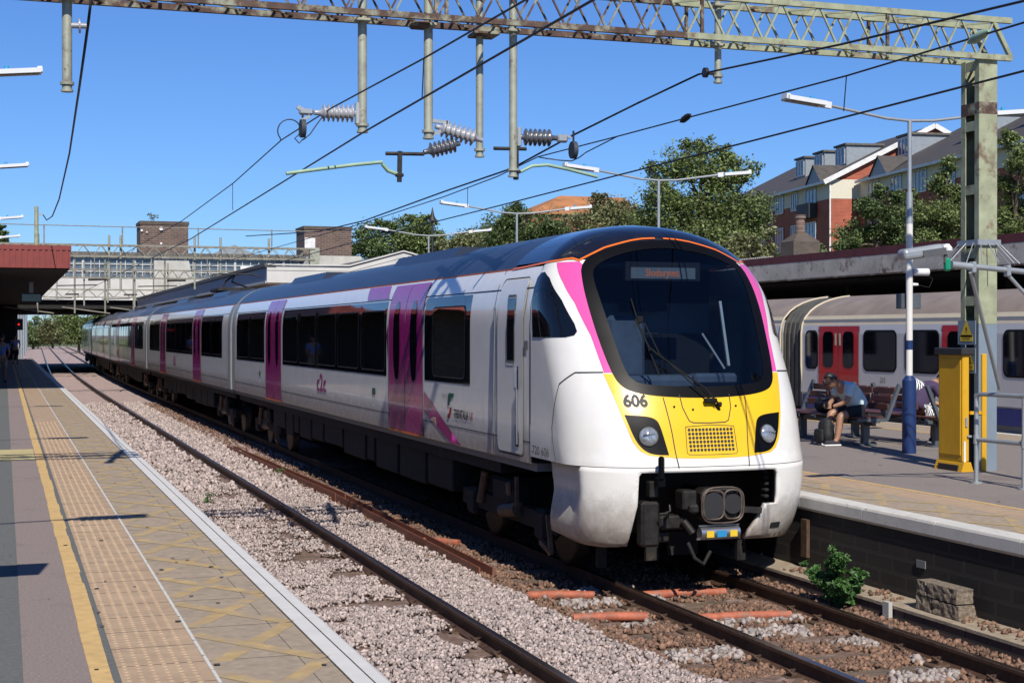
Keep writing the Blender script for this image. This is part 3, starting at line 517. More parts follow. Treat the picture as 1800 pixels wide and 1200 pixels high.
patch('owner_emblem', [(4.85,1.80),(4.80,1.84),(4.58,1.84),(4.60,1.79),(4.74,1.78),(4.78,1.68),(4.86,1.68)], f, 'inkg', c1, .1, [], .008); patch('owner_emblem', [(4.76,1.66),(4.68,1.66),(4.70,1.60),(4.80,1.52),(4.88,1.52),(4.86,1.56),(4.80,1.58)], f, 'inkr', c1, .1, [], .008)
for q in (8.9, 19.7):
    patch('door_sign', rrect(q-.1, q+.1, 1.66, 1.76, .01), f, 'inkg', c1, .1, [], .008); text('access_symbol', 'd', .2, 'wht', st(q, 1.55), c1)
# following carriages, rigid on the curve that starts 60 m out
def cvx(Y): return max(0, min(Y, 118)-60)**2/6000+max(0, Y-118)*.01933
def place_coach(o, Y0, L=23.1):
    a, b_ = Y0+3, Y0+L-3; xa, xb = cvx(a), cvx(b_); ang = math.atan2(xb-xa, b_-a)
    o.location = (xa-3*math.sin(ang), Y0-13.45, 0); o.rotation_euler = (0, 0, -ang)
c2 = coach('carriage', 0, 23.1, [5.95, 15.9], [(1.5,5.85,2),(8.0,15.75,5),(18.0,22.0,2)], TR, (2.8, 20.2), False)
for y in (2.8, 20.2): bogie(c2, y)
text('operator_logo', 'c2c', .44, 'inkm', st(13, 1.70), c2, 1.4, .007)
place_coach(c2, 37.75)
cs = [c2]
for k in range(1, 4):
    c = dup(c2, TR); place_coach(c, 37.75+23.4*k); cs.append(c)
b = MB()
for c in range(4):
    Y = 37.75+23.4*c-13.45-.33; x = cvx(Y+13.45)
    b.box(x-1.0, x+1.0, Y, Y+.38, 1.0, 3.5)
b.builds('gangway_bellows', 'rubber', TR)
b = MB(); y0 = 37.75-13.45+9
b.bbox((0,y0,3.95),(1.2,1.6,.12),.03); b.tube([(-.4,y0-.7,4.0),(-.1,y0+.9,4.25),(0,y0-.5,4.42)],.03,6).tube([(.4,y0-.7,4.0),(.1,y0+.9,4.25),(0,y0-.5,4.42)],.03,6).tube([(-.8,y0-.5,4.35),(-.5,y0-.5,4.44),(.5,y0-.5,4.44),(.8,y0-.5,4.35)],.025,6)
b.build('pantograph', 'dmetal', TR)
# ------------------------------------------------------------ ground, track bed, platforms
def sheet(name, poly, z, m, kind='structure', parent=None):
    b = MB(); b.add([(x, y, z) for x, y in poly], [list(range(len(poly)))]); o = b.build(name, m, parent)
    return struct(o, kind) if parent is None else o
def grid(name, x0, x1, y0, y1, nx, ny, zf, m):
    vs = [(x0+(x1-x0)*i/nx, y0+(y1-y0)*j/ny, 0) for j in range(ny+1) for i in range(nx+1)]; vs = [(x, y, zf(x, y)) for x, y, _ in vs]
    b = MB(); b.add(vs, [(j*(nx+1)+i, j*(nx+1)+i+1, (j+1)*(nx+1)+i+1, (j+1)*(nx+1)+i) for j in range(ny) for i in range(nx)], True); return struct(b.build(name, m))
def rect(x0, x1, y0, y1): return [(x0,y0),(x1,y0),(x1,y1),(x0,y1)]
sheet('ground', rect(-900, 1200, -60, 2500), -.62, 'ground')
EY = 104                                        # both platforms end under the bridge
def bedz(x, y): return -.16+.03*mnoise((x*1.3, y*1.3, 0))+.02*mnoise((x*5, y*5, 3))
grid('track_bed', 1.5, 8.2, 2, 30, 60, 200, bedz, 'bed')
def bedf(x, y): return -.165+.03*mnoise((x*1.3, y*.8, 0))-(.03 if y < 30.5 else 0)
def curve_bed():
    vs = []; ny = 150; xs = [1.5, 2.3, 3, 3.7, 4.4, 5.2, 6, 6.7, 7.4, 8.2, 10]
    for j in range(ny+1):
        y = 30+300*(j/ny)**1.3
        for i, x in enumerate(xs):
            X = x+cvx(y)-(3 if i == 0 and y > EY else 0); vs.append((X, y, bedf(x, y)-(.25 if i in (0, len(xs)-1) else 0)))
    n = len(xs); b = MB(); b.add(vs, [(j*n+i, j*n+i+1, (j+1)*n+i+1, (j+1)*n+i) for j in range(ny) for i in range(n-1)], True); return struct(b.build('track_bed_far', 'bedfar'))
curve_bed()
# left platform
PZ = .90; PX = 1.80
b = MB(); b.box(-9, PX-.12, -3, EY, -.3, PZ-.09); struct(b.build('left_platform_wall', 'wallp'))
def lane(name, x0, x1, m, dz=0, y0=-3, y1=EY): b = MB(); b.box(x0, x1, y0, y1, PZ-.1, PZ+dz); return struct(b.build(name, m))
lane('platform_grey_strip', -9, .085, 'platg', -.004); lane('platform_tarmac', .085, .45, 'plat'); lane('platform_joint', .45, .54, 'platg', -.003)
lane('platform_tactile_strip', .54, .985, 'tact', .001); lane('platform_edge_slabs', .985, 1.60, 'slab', 0)
random.seed(3)
pts = []; y = -3
b = MB()
while y < EY: b.box(.40+random.uniform(-.006,.006), .505+random.uniform(-.008,.004), y, min(y+.5, EY), PZ, PZ+.004); y += .5
struct(b.build('yellow_line', 'yline'))
b = MB(); b.box(.982, 1.0, -3, EY, PZ, PZ+.006); struct(b.build('white_line', 'wpaint'))
b = MB(); y = -2.5
while y < 45:                                   # worn crossed hatching on the edge slabs
    for a, c in (((1.02, y), (1.58, y+.98)), ((1.02, y+.80), (1.58, y-.02))):
        d = Vector((c[0]-a[0], c[1]-a[1], 0)).normalized(); n = Vector((-d.y, d.x, 0))*.05; z = PZ+(.0012 if c[1] > a[1] else .0024)
        b.add([(a[0]-n.x, a[1]-n.y, z), (c[0]-n.x, c[1]-n.y, z), (c[0]+n.x, c[1]+n.y, z), (a[0]+n.x, a[1]+n.y, z)], [(0,1,2,3)])
    y += 1.02
struct(b.build('crossed_hatching', 'hatch'))
b = MB(); y = -3
while y < 60: b.box(.985, 1.60, y, y+.007, PZ, PZ+.0008); y += .9
b.box(1.46, 1.464, -3, 60, PZ, PZ+.0008); y = -3
while y < 60: b.box(.54, .98, y, y+.004, PZ+.001, PZ+.0025); y += .45
struct(b.build('slab_joints', 'joint'))
vs = []; fs = []                                # blister paving
for yy in np.arange(5.5, 30, .066):
    for xx in np.arange(.575, .96, .066):
        n = len(vs); vs += [(xx+.018*math.cos(a), yy+.018*math.sin(a), PZ+.001) for a in [k*math.pi/3 for k in range(6)]]+[(xx+.011*math.cos(a), yy+.011*math.sin(a), PZ+.006) for a in [k*math.pi/3 for k in range(6)]]
        fs += [[n+k, n+(k+1) % 6, n+6+(k+1) % 6, n+6+k] for k in range(6)]+[[n+6+k for k in range(6)]]
b = MB(); b.add(vs, fs); struct(b.build('tactile_blisters', 'tact'))
b = MB(); b.box(-1.2, .39, *sorted((at(30, 809, Z=PZ).y, at(30, 790, Z=PZ).y)), PZ-.003, PZ+.004); struct(b.build('pale_tactile_slab', 'tacty'))
random.seed(5)
def coping(name, x0, x1, z, side, m, label, n0, n1, step):
    pr = [(x0, z-.16), (x1-.03, z-.16), (x1, z-.13), (x1, z-.03), (x1-.01, z-.008), (x1-.03, z+.002), (x0, z+.002)]
    if side < 0: pr = [(x0+x1-a, c) for a, c in pr]
    b = MB(); y = n0
    while y < n1: b.prism(pr, y+.005, min(y+step, n1)-.005); y += step
    return struct(b.build(name, m))
coping('left_platform_coping', 1.60, PX, PZ, 1, 'cope2', '', -3, EY, .9)
b = MB(); b.box(1.70, 1.706, -3, 60, PZ+.002, PZ+.005).box(1.599, 1.606, -3, 60, PZ+.0, PZ+.005); struct(b.build('coping_groove', 'joint'))
# island platform
IZ = .875; IX = 8.08; IX2 = 16.45
b = MB(); b.box(IX+.03, IX2-.1, -3, EY, -.6, IZ-.15); struct(b.build('island_platform_wall', 'wallp'))
def ilane(name, x0, x1, m, dz=0): b = MB(); b.box(x0, x1, -3, EY, IZ-.16, IZ+dz); return struct(b.build(name, m))
ilane('island_edge_slabs', IX+.2, 8.98, 'slab'); ilane('island_tactile_strip', 8.98, 9.40, 'tact', .001); ilane('island_tarmac', 9.40, 15.2, 'isl'); ilane('island_far_slabs', 15.2, IX2-.2, 'slab', .002)
b = MB(); b.box(9.39, 9.46, -3, EY, IZ, IZ+.005).box(15.1, 15.2, -3, EY, IZ, IZ+.006); struct(b.build('island_yellow_line', 'yline'))
b = MB(); y = -2.5
while y < 40:
    for a, c in (((8.34, y), (8.94, y+1.0)), ((8.34, y+.80), (8.94, y-.02))):
        d = Vector((c[0]-a[0], c[1]-a[1], 0)).normalized(); n = Vector((-d.y, d.x, 0))*.05; z = IZ+(.0014 if c[1] > a[1] else .0028)
        b.add([(a[0]-n.x, a[1]-n.y, z), (c[0]-n.x, c[1]-n.y, z), (c[0]+n.x, c[1]+n.y, z), (a[0]+n.x, a[1]+n.y, z)], [(0,1,2,3)])
    y += 1.1
struct(b.build('island_crossed_hatching', 'hatch'))
coping('island_coping', IX, IX+.2, IZ, -1, 'cope', '', -3, EY, 1.22); coping('island_far_coping', IX2-.2, IX2, IZ, 1, 'cope2', '', -3, EY, 1.2)
b = MB(); y = 4
while y < 30: b.box(8.5+.02*0, 8.506, y, y+.01, IZ, IZ+.001); y += 5
# brick ledge at the foot of the island wall
b = MB(); b.box(7.74, IX+.03, 4, 60, -.3, .07); struct(b.build('brick_ledge', 'ledgeb'))
b = MB(); b.box(7.73, IX+.03, 4, 60, .072, .10); struct(b.build('ledge_top', 'ledge'))
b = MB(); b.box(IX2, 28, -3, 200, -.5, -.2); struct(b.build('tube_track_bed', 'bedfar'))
# rails
def railpath(x, y0, y1): 
    ys = [y0, 60] if y1 > 60 else [y0, y1]; ys += list(np.arange(70, y1+1, 8)) if y1 > 60 else []
    return [(x+cvx(y), y) for y in ys]
def rail(x, y0, y1, label, group='running rails', m=('rail', 'railtop')):
    P = railpath(x, y0, y1); pr = [(-.07,-.155),(.07,-.155),(.07,-.145),(.012,-.125),(.010,-.04),(.035,-.03),(.035,-.003),(.03,0),(-.03,0),(-.035,-.003),(-.035,-.03),(-.010,-.04),(-.012,-.125),(-.07,-.145)]
    b = MB(); n = len(pr); vs = [(px+a, py, z) for px, py in P for a, z in pr]; b.add(vs, [(i*n+k, i*n+(k+1) % n, (i+1)*n+(k+1) % n, (i+1)*n+k) for i in range(len(P)-1) for k in range(n)])
    for i in range(len(P)-1):
        for k in (7,): b.mi[i*n+k] = 1
    o = b.build('rail', list(m)); return tag(o, label, 'rail', None)
RX = (2.585, 4.02, 6.06, 7.43)
rail(RX[0], 2, 320, 'running rail nearest the left platform wall'); rail(RX[1], 2, 320, 'dark brown rail running the length of the empty track between platform and train')
rail(RX[2], 2, 320, 'left rail of the track the train stands on, emerging from its shadow'); rail(RX[3], 2, 320, 'right rail of the train track, beside the brick ledge and green weed')
rail(17.2, 2, 200, 'nearer rail under the red and white underground train'); rail(18.63, 2, 200, 'farther rail under the red and white underground train')
# sleepers
def sleeper_proto(xa, xb):
    b = MB(); b.bbox(((xa+xb)/2, 0, -.225), (2.5, .26, .13), .02); s = b.build('sleeper', 'sleeper')
    for x in (xa, xb):
        c = MB(); c.bbox((x, 0, -.148), (.36, .17, .03), .01); c.bbox((x-.09, 0, -.125), (.05, .12, .05), .012); c.bbox((x+.09, 0, -.125), (.05, .12, .05), .012); co = c.build('rail_chair', 'chair', s)
        for q in (-1, 1): d = MB(); d.tube([(x+q*.10, -.05, -.11), (x+q*.14, 0, -.075), (x+q*.10, .05, -.10), (x+q*.06, .0, -.085), (x+q*.10, -.04, -.085)], .011, 5); d.build('spring_clip', 'chair', co)
    return s
rs = random.Random(8)
for xa, xb, y0, y1, lab, grp, zz in ((RX[2], RX[3], 6.6, 16, 'worn brown sleeper of the train track, half sunk in ballast', 'sleepers of the train track', 0), (RX[0], RX[1], 5.5, 26, 'brown sleeper of the empty track, mostly buried in pink ballast', 'sleepers of the empty track', -.012)):
    p = sleeper_proto(xa, xb); p.location.z = zz; tag(p, lab, 'sleeper', grp); y = y0; first = True
    while y < y1:
        o = p if first else dup(p); first = False; o.location = (rs.uniform(-.04, .04), y, zz); y += .64
        o.rotation_euler.z = rs.uniform(-.012, .012)
# ballast stones
def icos():
    t = (1+5**.5)/2; v = np.array([(-1,t,0),(1,t,0),(-1,-t,0),(1,-t,0),(0,-1,t),(0,1,t),(0,-1,-t),(0,1,-t),(t,0,-1),(t,0,1),(-t,0,-1),(-t,0,1)])/math.sqrt(1+t*t)
    f = np.array([(0,11,5),(0,5,1),(0,1,7),(0,7,10),(0,10,11),(1,5,9),(5,11,4),(11,10,2),(10,7,6),(7,1,8),(3,9,4),(3,4,2),(3,2,6),(3,6,8),(3,8,9),(4,9,5),(2,4,11),(6,2,10),(8,6,7),(9,8,1)]); return v, f
IV, IF = icos()
CV = np.array([(x, y, z) for x in (-1, 1) for y in (-1, 1) for z in (-1, 1)])*.72; CF = np.array([(0,1,3),(0,3,2),(4,6,7),(4,7,5),(0,4,5),(0,5,1),(2,3,7),(2,7,6),(0,2,6),(0,6,4),(1,5,7),(1,7,3)])
def stones(name, P, sizes, m):
    n = len(P); V = CV[None]*(1+rng.uniform(-.5, .4, (n, 8, 3))); V = V*rng.uniform(.65, 1.35, (n, 1, 3)); A = rng.uniform(0, 6.28, (n, 3))
    def rot(V, a, i, j): c, s = np.cos(a)[:, None], np.sin(a)[:, None]; x, y = V[..., i].copy(), V[..., j].copy(); V[..., i] = c*x-s*y; V[..., j] = s*x+c*y
    rot(V, A[:, 0], 0, 1); rot(V, A[:, 1], 1, 2); rot(V, A[:, 2], 0, 2)
    V = V*sizes[:, None, None]+P[:, None, :]; F = CF[None]+(np.arange(n)*8)[:, None, None]
    o = npmesh(name, V.reshape(-1, 3), F.reshape(-1, 3), m); return struct(o, 'stuff')
def scatter(x0, x1, y0, y1, dens_, z, keep=None, zs=.02):
    n = int((x1-x0)*(y1-y0)*dens_); P = np.stack([rng.uniform(x0, x1, n), rng.uniform(y0, y1, n), z+rng.uniform(-zs, zs, n)], 1)
    P[:, 0] += 0
    if keep is not None: P = P[np.array([keep(*p) for p in P])]
    return P
def nz(x, y, s, o): return mnoise((x*s, y*s, o))
def offrail(x, rails, d=.085): return all(abs(x-r) > d for r in rails)
def pink(x, y, z):
    if not offrail(x, RX, .10): return False
    if x < RX[1]:                               # patchy cover, brown sleepers looking through
        sl = abs(((y-5.5) % .64)-.32) > .19; near = abs(x-RX[1]) < .5 or abs(x-2.2) < .35
        return nz(x, y, 1.6, 5) > (.14 if sl and near else (-.08 if sl else -.16 if near else -.5))
    e = 5.05+.12*nz(x, y, 1.2, 9)+(.0 if y > 14 else (14-y)*.055)
    return x < e
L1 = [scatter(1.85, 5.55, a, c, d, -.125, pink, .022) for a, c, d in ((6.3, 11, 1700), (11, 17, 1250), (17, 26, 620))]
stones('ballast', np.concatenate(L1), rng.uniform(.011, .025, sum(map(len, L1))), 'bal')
L2 = scatter(1.85, 5.4, 26, 60, 110, -.12, pink, .02); stones('ballast_far', L2, rng.uniform(.03, .05, len(L2)), 'bal')
sheet('grass_verge', rect(-300, 400, 142, 900), -.55, 'grass')
def brown(x, y, z):
    if not offrail(x, RX, .10): return False
    sl = abs(((y-6.6) % .64)-.32) > .18
    if RX[2]-.75 < x < RX[3]+.3 and sl: return nz(x, y, 2.2, 3) > .28
    if RX[2] < x < RX[3]: return nz(x, y, 1.5, 7) > -.25
    return x > RX[3] or nz(x, y, 1.3, 2) > -.4
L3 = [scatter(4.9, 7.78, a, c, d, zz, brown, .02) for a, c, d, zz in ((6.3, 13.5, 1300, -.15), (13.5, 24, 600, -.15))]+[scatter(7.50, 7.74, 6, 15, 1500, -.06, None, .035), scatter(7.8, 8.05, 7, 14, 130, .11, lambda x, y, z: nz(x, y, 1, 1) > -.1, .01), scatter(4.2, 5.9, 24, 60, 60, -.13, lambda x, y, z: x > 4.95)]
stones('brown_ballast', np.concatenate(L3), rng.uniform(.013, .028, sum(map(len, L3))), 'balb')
def pale(x, y, z):
    return offrail(x, RX, .12) and abs(((y-6.6) % .64)-.32) < .17 and nz(x, y, 1.1, 12) > .08
L4 = scatter(5.3, 7.25, 6.6, 15, 600, -.135, pale, .02); stones('pale_ballast', L4, rng.uniform(.02, .036, len(L4)), 'balw')
# steel trough between the tracks
p0 = at(855, 1008, Z=-.1); p1 = at(600, 876, Z=-.1); p2 = at(405, 788, Z=-.1)
for a, c, lab in ((p0, p1, 'long rusty steel channel lying on the ballast between the tracks, nearer length'), (p1+Vector((0.02,.15,0)), p2, 'rusty steel channel between the tracks, farther length partly covered in ballast')):
    d = (c-a).normalized(); n = Vector((d.y, -d.x, 0)); b = MB(); b.bar(a+Vector((0,0,-.05)), c+Vector((0,0,-.05)), .16, .02); b.bar(a-n*.08, c-n*.08, .018, .15); b.bar(a+n*.08, c+n*.08, .018, .13); tag(b.build('steel_channel', 'trough'), lab, 'channel')
# orange cable pipes between the sleepers
for (a, c, lab) in (((928,1046),(1045,1046),'orange pipe stub left of the train track, nearest the train nose'),((1008,1086),(1138,1083),'broken orange pipe lying left of the train track rail'),((1125,1046),(1275,1040),'orange pipe crossing between the rails in the shadow of the train nose'),((1215,1087),(1390,1080),'long orange pipe crossing between the rails, nearest the camera'),((745,950),(807,954),'short orange pipe beside the rusty steel channel')):
    A = at(*a, Z=-.125); B = at(*c, Z=-.115); b = MB(); b.tube([A, (A+B)/2+Vector((0,0,.01)), B], .045, 12); b.k = 1
    b.cyl(A-(B-A).normalized()*.001, A-(B-A).normalized()*.002, .036); tag(b.build('cable_pipe', ['pipe', 'ink']), lab, 'pipe')
A = at(1338, 998, Z=-.05); b = MB(); b.tube([A, A+Vector((.02,.02,.16)), A+Vector((.10,.02,.24)), A+Vector((.2,.0,.27))], .014, 6); tag(b.build('bent_pipe', 'wht'), 'bent white pipe end sticking up beside the right rail under the train nose', 'pipe')
A = at(1345, 1000, Z=0); B = at(1440, 997, Z=.12); b = MB(); b.tube([A, A.lerp(B,.3)+Vector((0,0,.05)), A.lerp(B,.7), B], .012, 6); tag(b.build('black_cable', 'rubber'), 'black cable lying across the brick ledge by the bent white pipe', 'cable')
# blocks and post on the ledge
def block(x0, x1, y0, y1, z0, z1, lab):
    bm = bmesh.new(); bmesh.ops.create_cube(bm, size=1); bmesh.ops.subdivide_edges(bm, edges=bm.edges, cuts=9, use_grid_fill=True); c = Vector(((x0+x1)/2, (y0+y1)/2, (z0+z1)/2))
    for v in bm.verts:
        p = Vector((v.co.x*(x1-x0-.03), v.co.y*(y1-y0-.022), v.co.z*(z1-z0-.012)))+c; k = .014 if v.co.x < -.4 or abs(v.co.y) > .45 else .004
        v.co = p+Vector((mnoise(p*22), mnoise(p*25+Vector((5,5,5))), 0))*k
    me = bpy.data.meshes.new('concrete_block'); bm.to_mesh(me); bm.free(); me.materials.append(M['block']); o = put(bpy.data.objects.new('concrete_block', me)); tag(o, lab, 'block')
a = at(1607, 1050, X=7.82).y; c = at(1683, 1076, X=7.82).y; h_ = (a-c)
block(7.82, 8.02, c, c+h_*.62, .10, .235, 'rough concrete block, bottom right of the small stack on the ledge'); block(7.82, 8.02, c+h_*.63, a, .10, .235, 'rough concrete block, bottom left of the small stack on the ledge')
block(7.82, 8.02, c+.02, c+h_*.74, .237, .375, 'long rough concrete block on top right of the stack on the ledge'); block(7.82, 8.02, c+h_*.75, a, .237, .375, 'short rough concrete block on top left of the stack on the ledge')
b = MB(); q = at(1560, 1040, X=7.70); b.box(7.68, 7.72, q.y-.05, q.y+.05, -.15, .13); tag(b.build('marker_post', 'concl'), 'small weathered white marker stub against the brick ledge', 'post')
b = MB(); q = at(1619, 991, X=8.10); b.box(8.095, 8.105, q.y-.07, q.y+.07, q.z-.035, q.z+.035); tag(b.build('wall_plate', 'grey'), 'small pale plate on the dark island platform wall above the blocks', 'sign')
b = MB(); q = at(1417, 945, X=8.09); b.box(8.06, 8.10, q.y-.06, q.y+.06, q.z-.2, q.z+.2); tag(b.build('wall_cable_cover', 'chair'), 'narrow brown upright cover on the island platform wall', 'cover')

b = MB(); rg = random.Random(4)                 # trodden gum and stains on the paving
for i in range(420):
    isl_ = i % 2; x = rg.uniform(9.5, 15) if isl_ else rg.uniform(-1.5, 1.55); y = rg.uniform(10, 40) if isl_ else 6+rg.random()**1.6*30; r_ = rg.uniform(.008, .022); z = (IZ if isl_ else PZ)+.0085
    b.add([(x+r_*math.cos(a)*rg.uniform(.7,1.2), y+r_*math.sin(a)*rg.uniform(.7,1.2), z) for a in [k*math.pi/4 for k in range(8)]], [list(range(8))])
struct(b.build('paving_spots', 'joint'), 'stuff')
# ------------------------------------------------------------ overhead line equipment
GY = 15.68; GB = 6.06
def lattice(b, x0, x1, y, z, h, d, n, t=.05, w=.022):
    for yy in (y, y+d):
        b.bar((x0,yy,z),(x1,yy,z),t,t*1.2); b.bar((x0,yy,z+h),(x1,yy,z+h),t,t*1.2)
    s = (x1-x0)/n
    for i in range(n):
        a = x0+s*i
        for yy in (y, y+d): b.bar((a,yy,z),(a+s/2,yy,z+h),w); b.bar((a+s/2,yy,z+h),(a+s,yy,z),w)
        b.bar((a,y,z),(a+s,y+d,z),w); b.bar((a,y+d,z+h),(a+s,y,z+h),w)
    return b
GT = thing('overhead_line_gantry', 'rusty lattice gantry with hanging tubes and a pale green mast, nearest of the three', 'gantry', (11.68, 15.87, IZ))
go = (11.68, 15.87, IZ)
b = MB(); lattice(b, -5.5, 12.0, GY, GB, .47, .42, 35, .055, .02); 
for x in (-3, 1.5, 4.6, 7.7, 10.2): 
    for yy in (GY, GY+.42): b.bar((x,yy,GB),(x,yy,GB+.47),.035)
b.build('lattice_beam', 'rust', GT, go)
b = MB(); lattice(b, 7.5, 12.0, GY-.001, GB-.001, .47, .42, 9, .058, .0225); 
for yy in (GY, GY+.42): b.bar((12.0,yy,GB),(11.72,yy,GB+.47),.05)
b.build('beam_end_green', 'green', GT, go)
# mast: two flanges, recess with battens
mx0, mx1, my0, my1 = 11.54, 11.81, 15.70, 16.07
b = MB(); b.box(mx0, mx1, my0, my0+.02, 2.72, GB-.02).box(mx0, mx1, my1-.02, my1, 2.72, GB-.02).box(mx0, mx0+.015, my0+.02, my0+.09, 2.72, GB-.02).box(mx0, mx0+.015, my1-.09, my1-.02, 2.72, GB-.02)
for z in (2.95, 3.55, 4.35, 5.15, 5.9): b.box(mx0+.002, mx0+.012, my0+.09, my1-.09, z, z+.12)
b.build('mast', 'green', GT, go)
b = MB(); b.box(mx0, mx1, my0, my0+.02, IZ, 2.718).box(mx0, mx1, my1-.02, my1, IZ, 2.718).box(mx0, mx0+.015, my0+.02, my0+.09, IZ, 2.718).box(mx0, mx0+.015, my1-.09, my1-.02, IZ, 2.718).build('mast_base', 'mastblue', GT, go)
b = MB(); b.box(mx1-.06, mx1-.001, my0+.021, my1-.021, IZ, GB-.03); b.build('mast_inner', 'mastdark', GT, go)
b = MB(); b.box(mx0-.001, mx1+.001, my0-.001, my1+.001, 5.35, 5.50).build('rust_band', 'rust', GT, go)
b = MB()
for a_, c_ in (((mx0-.03,my0-.03),(mx1+.03,my0-.03)),((mx0-.03,my1+.03),(mx1+.03,my1+.03)),((mx0-.03,my0-.03),(mx0-.03,my1+.03)),((mx1+.03,my0-.03),(mx1+.03,my1+.03))): b.bar((*a_,3.74),(*c_,3.74),.015,.07)
b.build('climbing_guard', 'galv', GT, go)
for k in range(12):
    t = k/12*4; i = int(t); u = t-i; cs_ = [(mx0-.03,my0-.03),(mx1+.03,my0-.03),(mx1+.03,my1+.03),(mx0-.03,my1+.03)]; A = Vector((*cs_[i], 0)).lerp(Vector((*cs_[(i+1) % 4], 0)), u+.1); dd = (A-Vector(((mx0+mx1)/2, (my0+my1)/2, 0))).normalized()
    b = MB(); b.tube([A+Vector((0,0,3.74)), A+dd*.26+Vector((0,0,3.47))], .007, 5); b.build('guard_spike', 'galv', GT, go)
def warn(z0, z1, w_, lab):
    b = MB(); b.box(mx0-.05, mx0-.04, 15.70, 15.70+w_, z0, z1); o = b.build('warning_sign', 'mastblue', GT, go, label=lab)
    cy = 15.70+w_/2; zc = z0+(z1-z0)*.62; r = w_*.36; b = MB(); b.add([(mx0-.053, cy-r, zc-r*.7),(mx0-.053, cy+r, zc-r*.7),(mx0-.053, cy, zc+r)], [(0,1,2)]); b.build('warning_triangle', 'signy', GT, go)
    b = MB(); b.add([(mx0-.055, cy-.01, zc+.035),(mx0-.055, cy+.016, zc+.03),(mx0-.055, cy, zc-.005),(mx0-.055, cy+.012, zc-.002),(mx0-.055, cy-.012, zc-.05),(mx0-.055, cy-.004, zc-.012),(mx0-.055, cy-.018, zc-.008)], [(0,1,2,3,4,5,6)]); b.build('lightning_symbol', 'ink', GT, go)
    b = MB(); b.box(mx0-.053, mx0-.051, cy-r, cy+r, z0+.04, z0+.12); b.build('warning_text_panel', 'signy', GT, go)
    text('warning_text', 'DANGER', .05, 'ink', lambda u, v: Vector((mx0-.056, cy-u, z0+.08+v))-Vector(go), GT, .8)
warn(2.46, 2.76, .36, 'upper electrical warning sign on the mast'); warn(2.1, 2.42, .26, 'lower electrical warning sign on the mast')
def drop(px, ybot, r=.05, Y=GY+.2, ztop=7.2, m='gtube', lab=None):
    p = at(px, ybot, Y=Y); b = MB(); b.cyl((p.x, Y, ztop), (p.x, Y, p.z), r, r, 16); b.cyl((p.x, Y, p.z+.06), (p.x, Y, p.z+.09), r+.02, r+.02, 16).cyl((p.x, Y, p.z-.01), (p.x, Y, p.z+.01), r+.012, r+.012, 16)
    for z in (GB-.05, GB+.42): b.bbox((p.x, Y, z), (r*3.2, r*3.2, .04), .01)
    b.build('drop_tube', m, GT, go); return p
d0 = drop(118, 160); d1 = drop(637, 232); d2 = drop(753, 243); d3 = drop(843, 275, .042, GY+.5); d4 = drop(902, 310, .045); d5 = drop(1262, 145, .04)
def insulator(a, c, n, m, r=.10):
    a = Vector(a); c = Vector(c); d = c-a; pts = []; rs_ = []
    pts += [a, a+d*.12]; rs_ += [.028, .03]
    for i in range(n):
        t = .14+.72*i/n; s = .72/n; pts += [a+d*t, a+d*(t+s*.3), a+d*(t+s*.45)]; rs_ += [.05, r, .06]
    pts += [a+d*.88, c]; rs_ += [.03, .028]
    b = MB(); b.tube(pts, .03, 14, rs=rs_); return b.build('insulator', m, GT, go)
def fitting(pts, r, m='dmetal', nm='fitting'): b = MB(); b.tube(pts, r, 6); return b.build(nm, m, GT, go)
Yd = GY+.2
def P(px, py, Y=Yd): return at(px, py, Y=Y)
insulator(P(632,200), P(552,198), 7, 'insul'); b = MB(); b.bbox(P(628,200), (.05,.06,.24), .01).bbox(P(538,197), (.16,.06,.07), .02).bar(P(545,200), P(522,188), .04).bar(P(545,205), P(528,212), .03); b.builds('bracket', 'galv', GT, go)
insulator(P(765,222), P(848,247), 7, 'insul'); b = MB(); b.bar(P(757,212),P(786,216),.04).bar(P(757,238),P(786,226),.04).bar(P(786,212),P(784,230),.04); b.builds('bracket', 'galv', GT, go)
insulator(P(808,252), P(745,268), 6, 'insuld', .09); fitting([P(745,271),P(678,270)], .022); fitting([P(868,261),P(925,262)], .022); b = MB(); b.bar(P(703,266),P(702,320),.045).bbox(P(702,308),(.09,.06,.04),.01).bar(P(907,256),P(907,316),.05).bbox(P(907,302),(.1,.06,.04),.01); b.builds('bracket', 'dmetal', GT, go)
insulator(P(912,241), P(980,243), 6, 'insuld'); b = MB(); b.bbox(P(912,241),(.05,.06,.22),.01).bbox(P(988,244),(.13,.07,.09),.02).bar(P(990,238),P(1003,242),.03); b.builds('bracket', 'galv', GT, go)
for (x, y) in ((532,226),(1008,264)): b = MB(); c = P(x, y); b.cyl(c+Vector((-.025,0,0)), c+Vector((.025,0,0)), .10, .10, 20); b.build('pulley', 'mastdark', GT, go); fitting([c+Vector((0,0,.22)), c], .012)
fitting([P(698,306),P(682,300),P(672,288)], .024, 'regarm', 'registration_arm'); fitting([P(672,285),P(620,290),P(503,305)], .022, 'regarm', 'registration_arm'); fitting([P(915,302),P(935,292),P(962,290),P(1000,298),P(1050,311)], .02, 'regarm', 'registration_arm')
fitting([P(1262,131),P(1238,128)], .02); b = MB(); c = P(1240,128); b.cyl(c+Vector((-.02,0,0)), c+Vector((.02,0,0)), .06, .06, 16); b.build('clamp', 'dmetal', GT, go); b = MB(); b.cyl(P(118,45), P(152,46), .03, .03, 10).cyl(P(138,46),P(141,46),.075,.075,14); b.build('insulator', 'insul', GT, go)
b = MB(); b.bbox(P(738,45),(.2,.2,.07),.02).bbox(P(850,62, GY+.5),(.3,.3,.04),.01).bar(P(835,64,GY+.5),P(880,38,GY+.5),.2,.02); b.builds('clamp_plate', 'rust', GT, go)
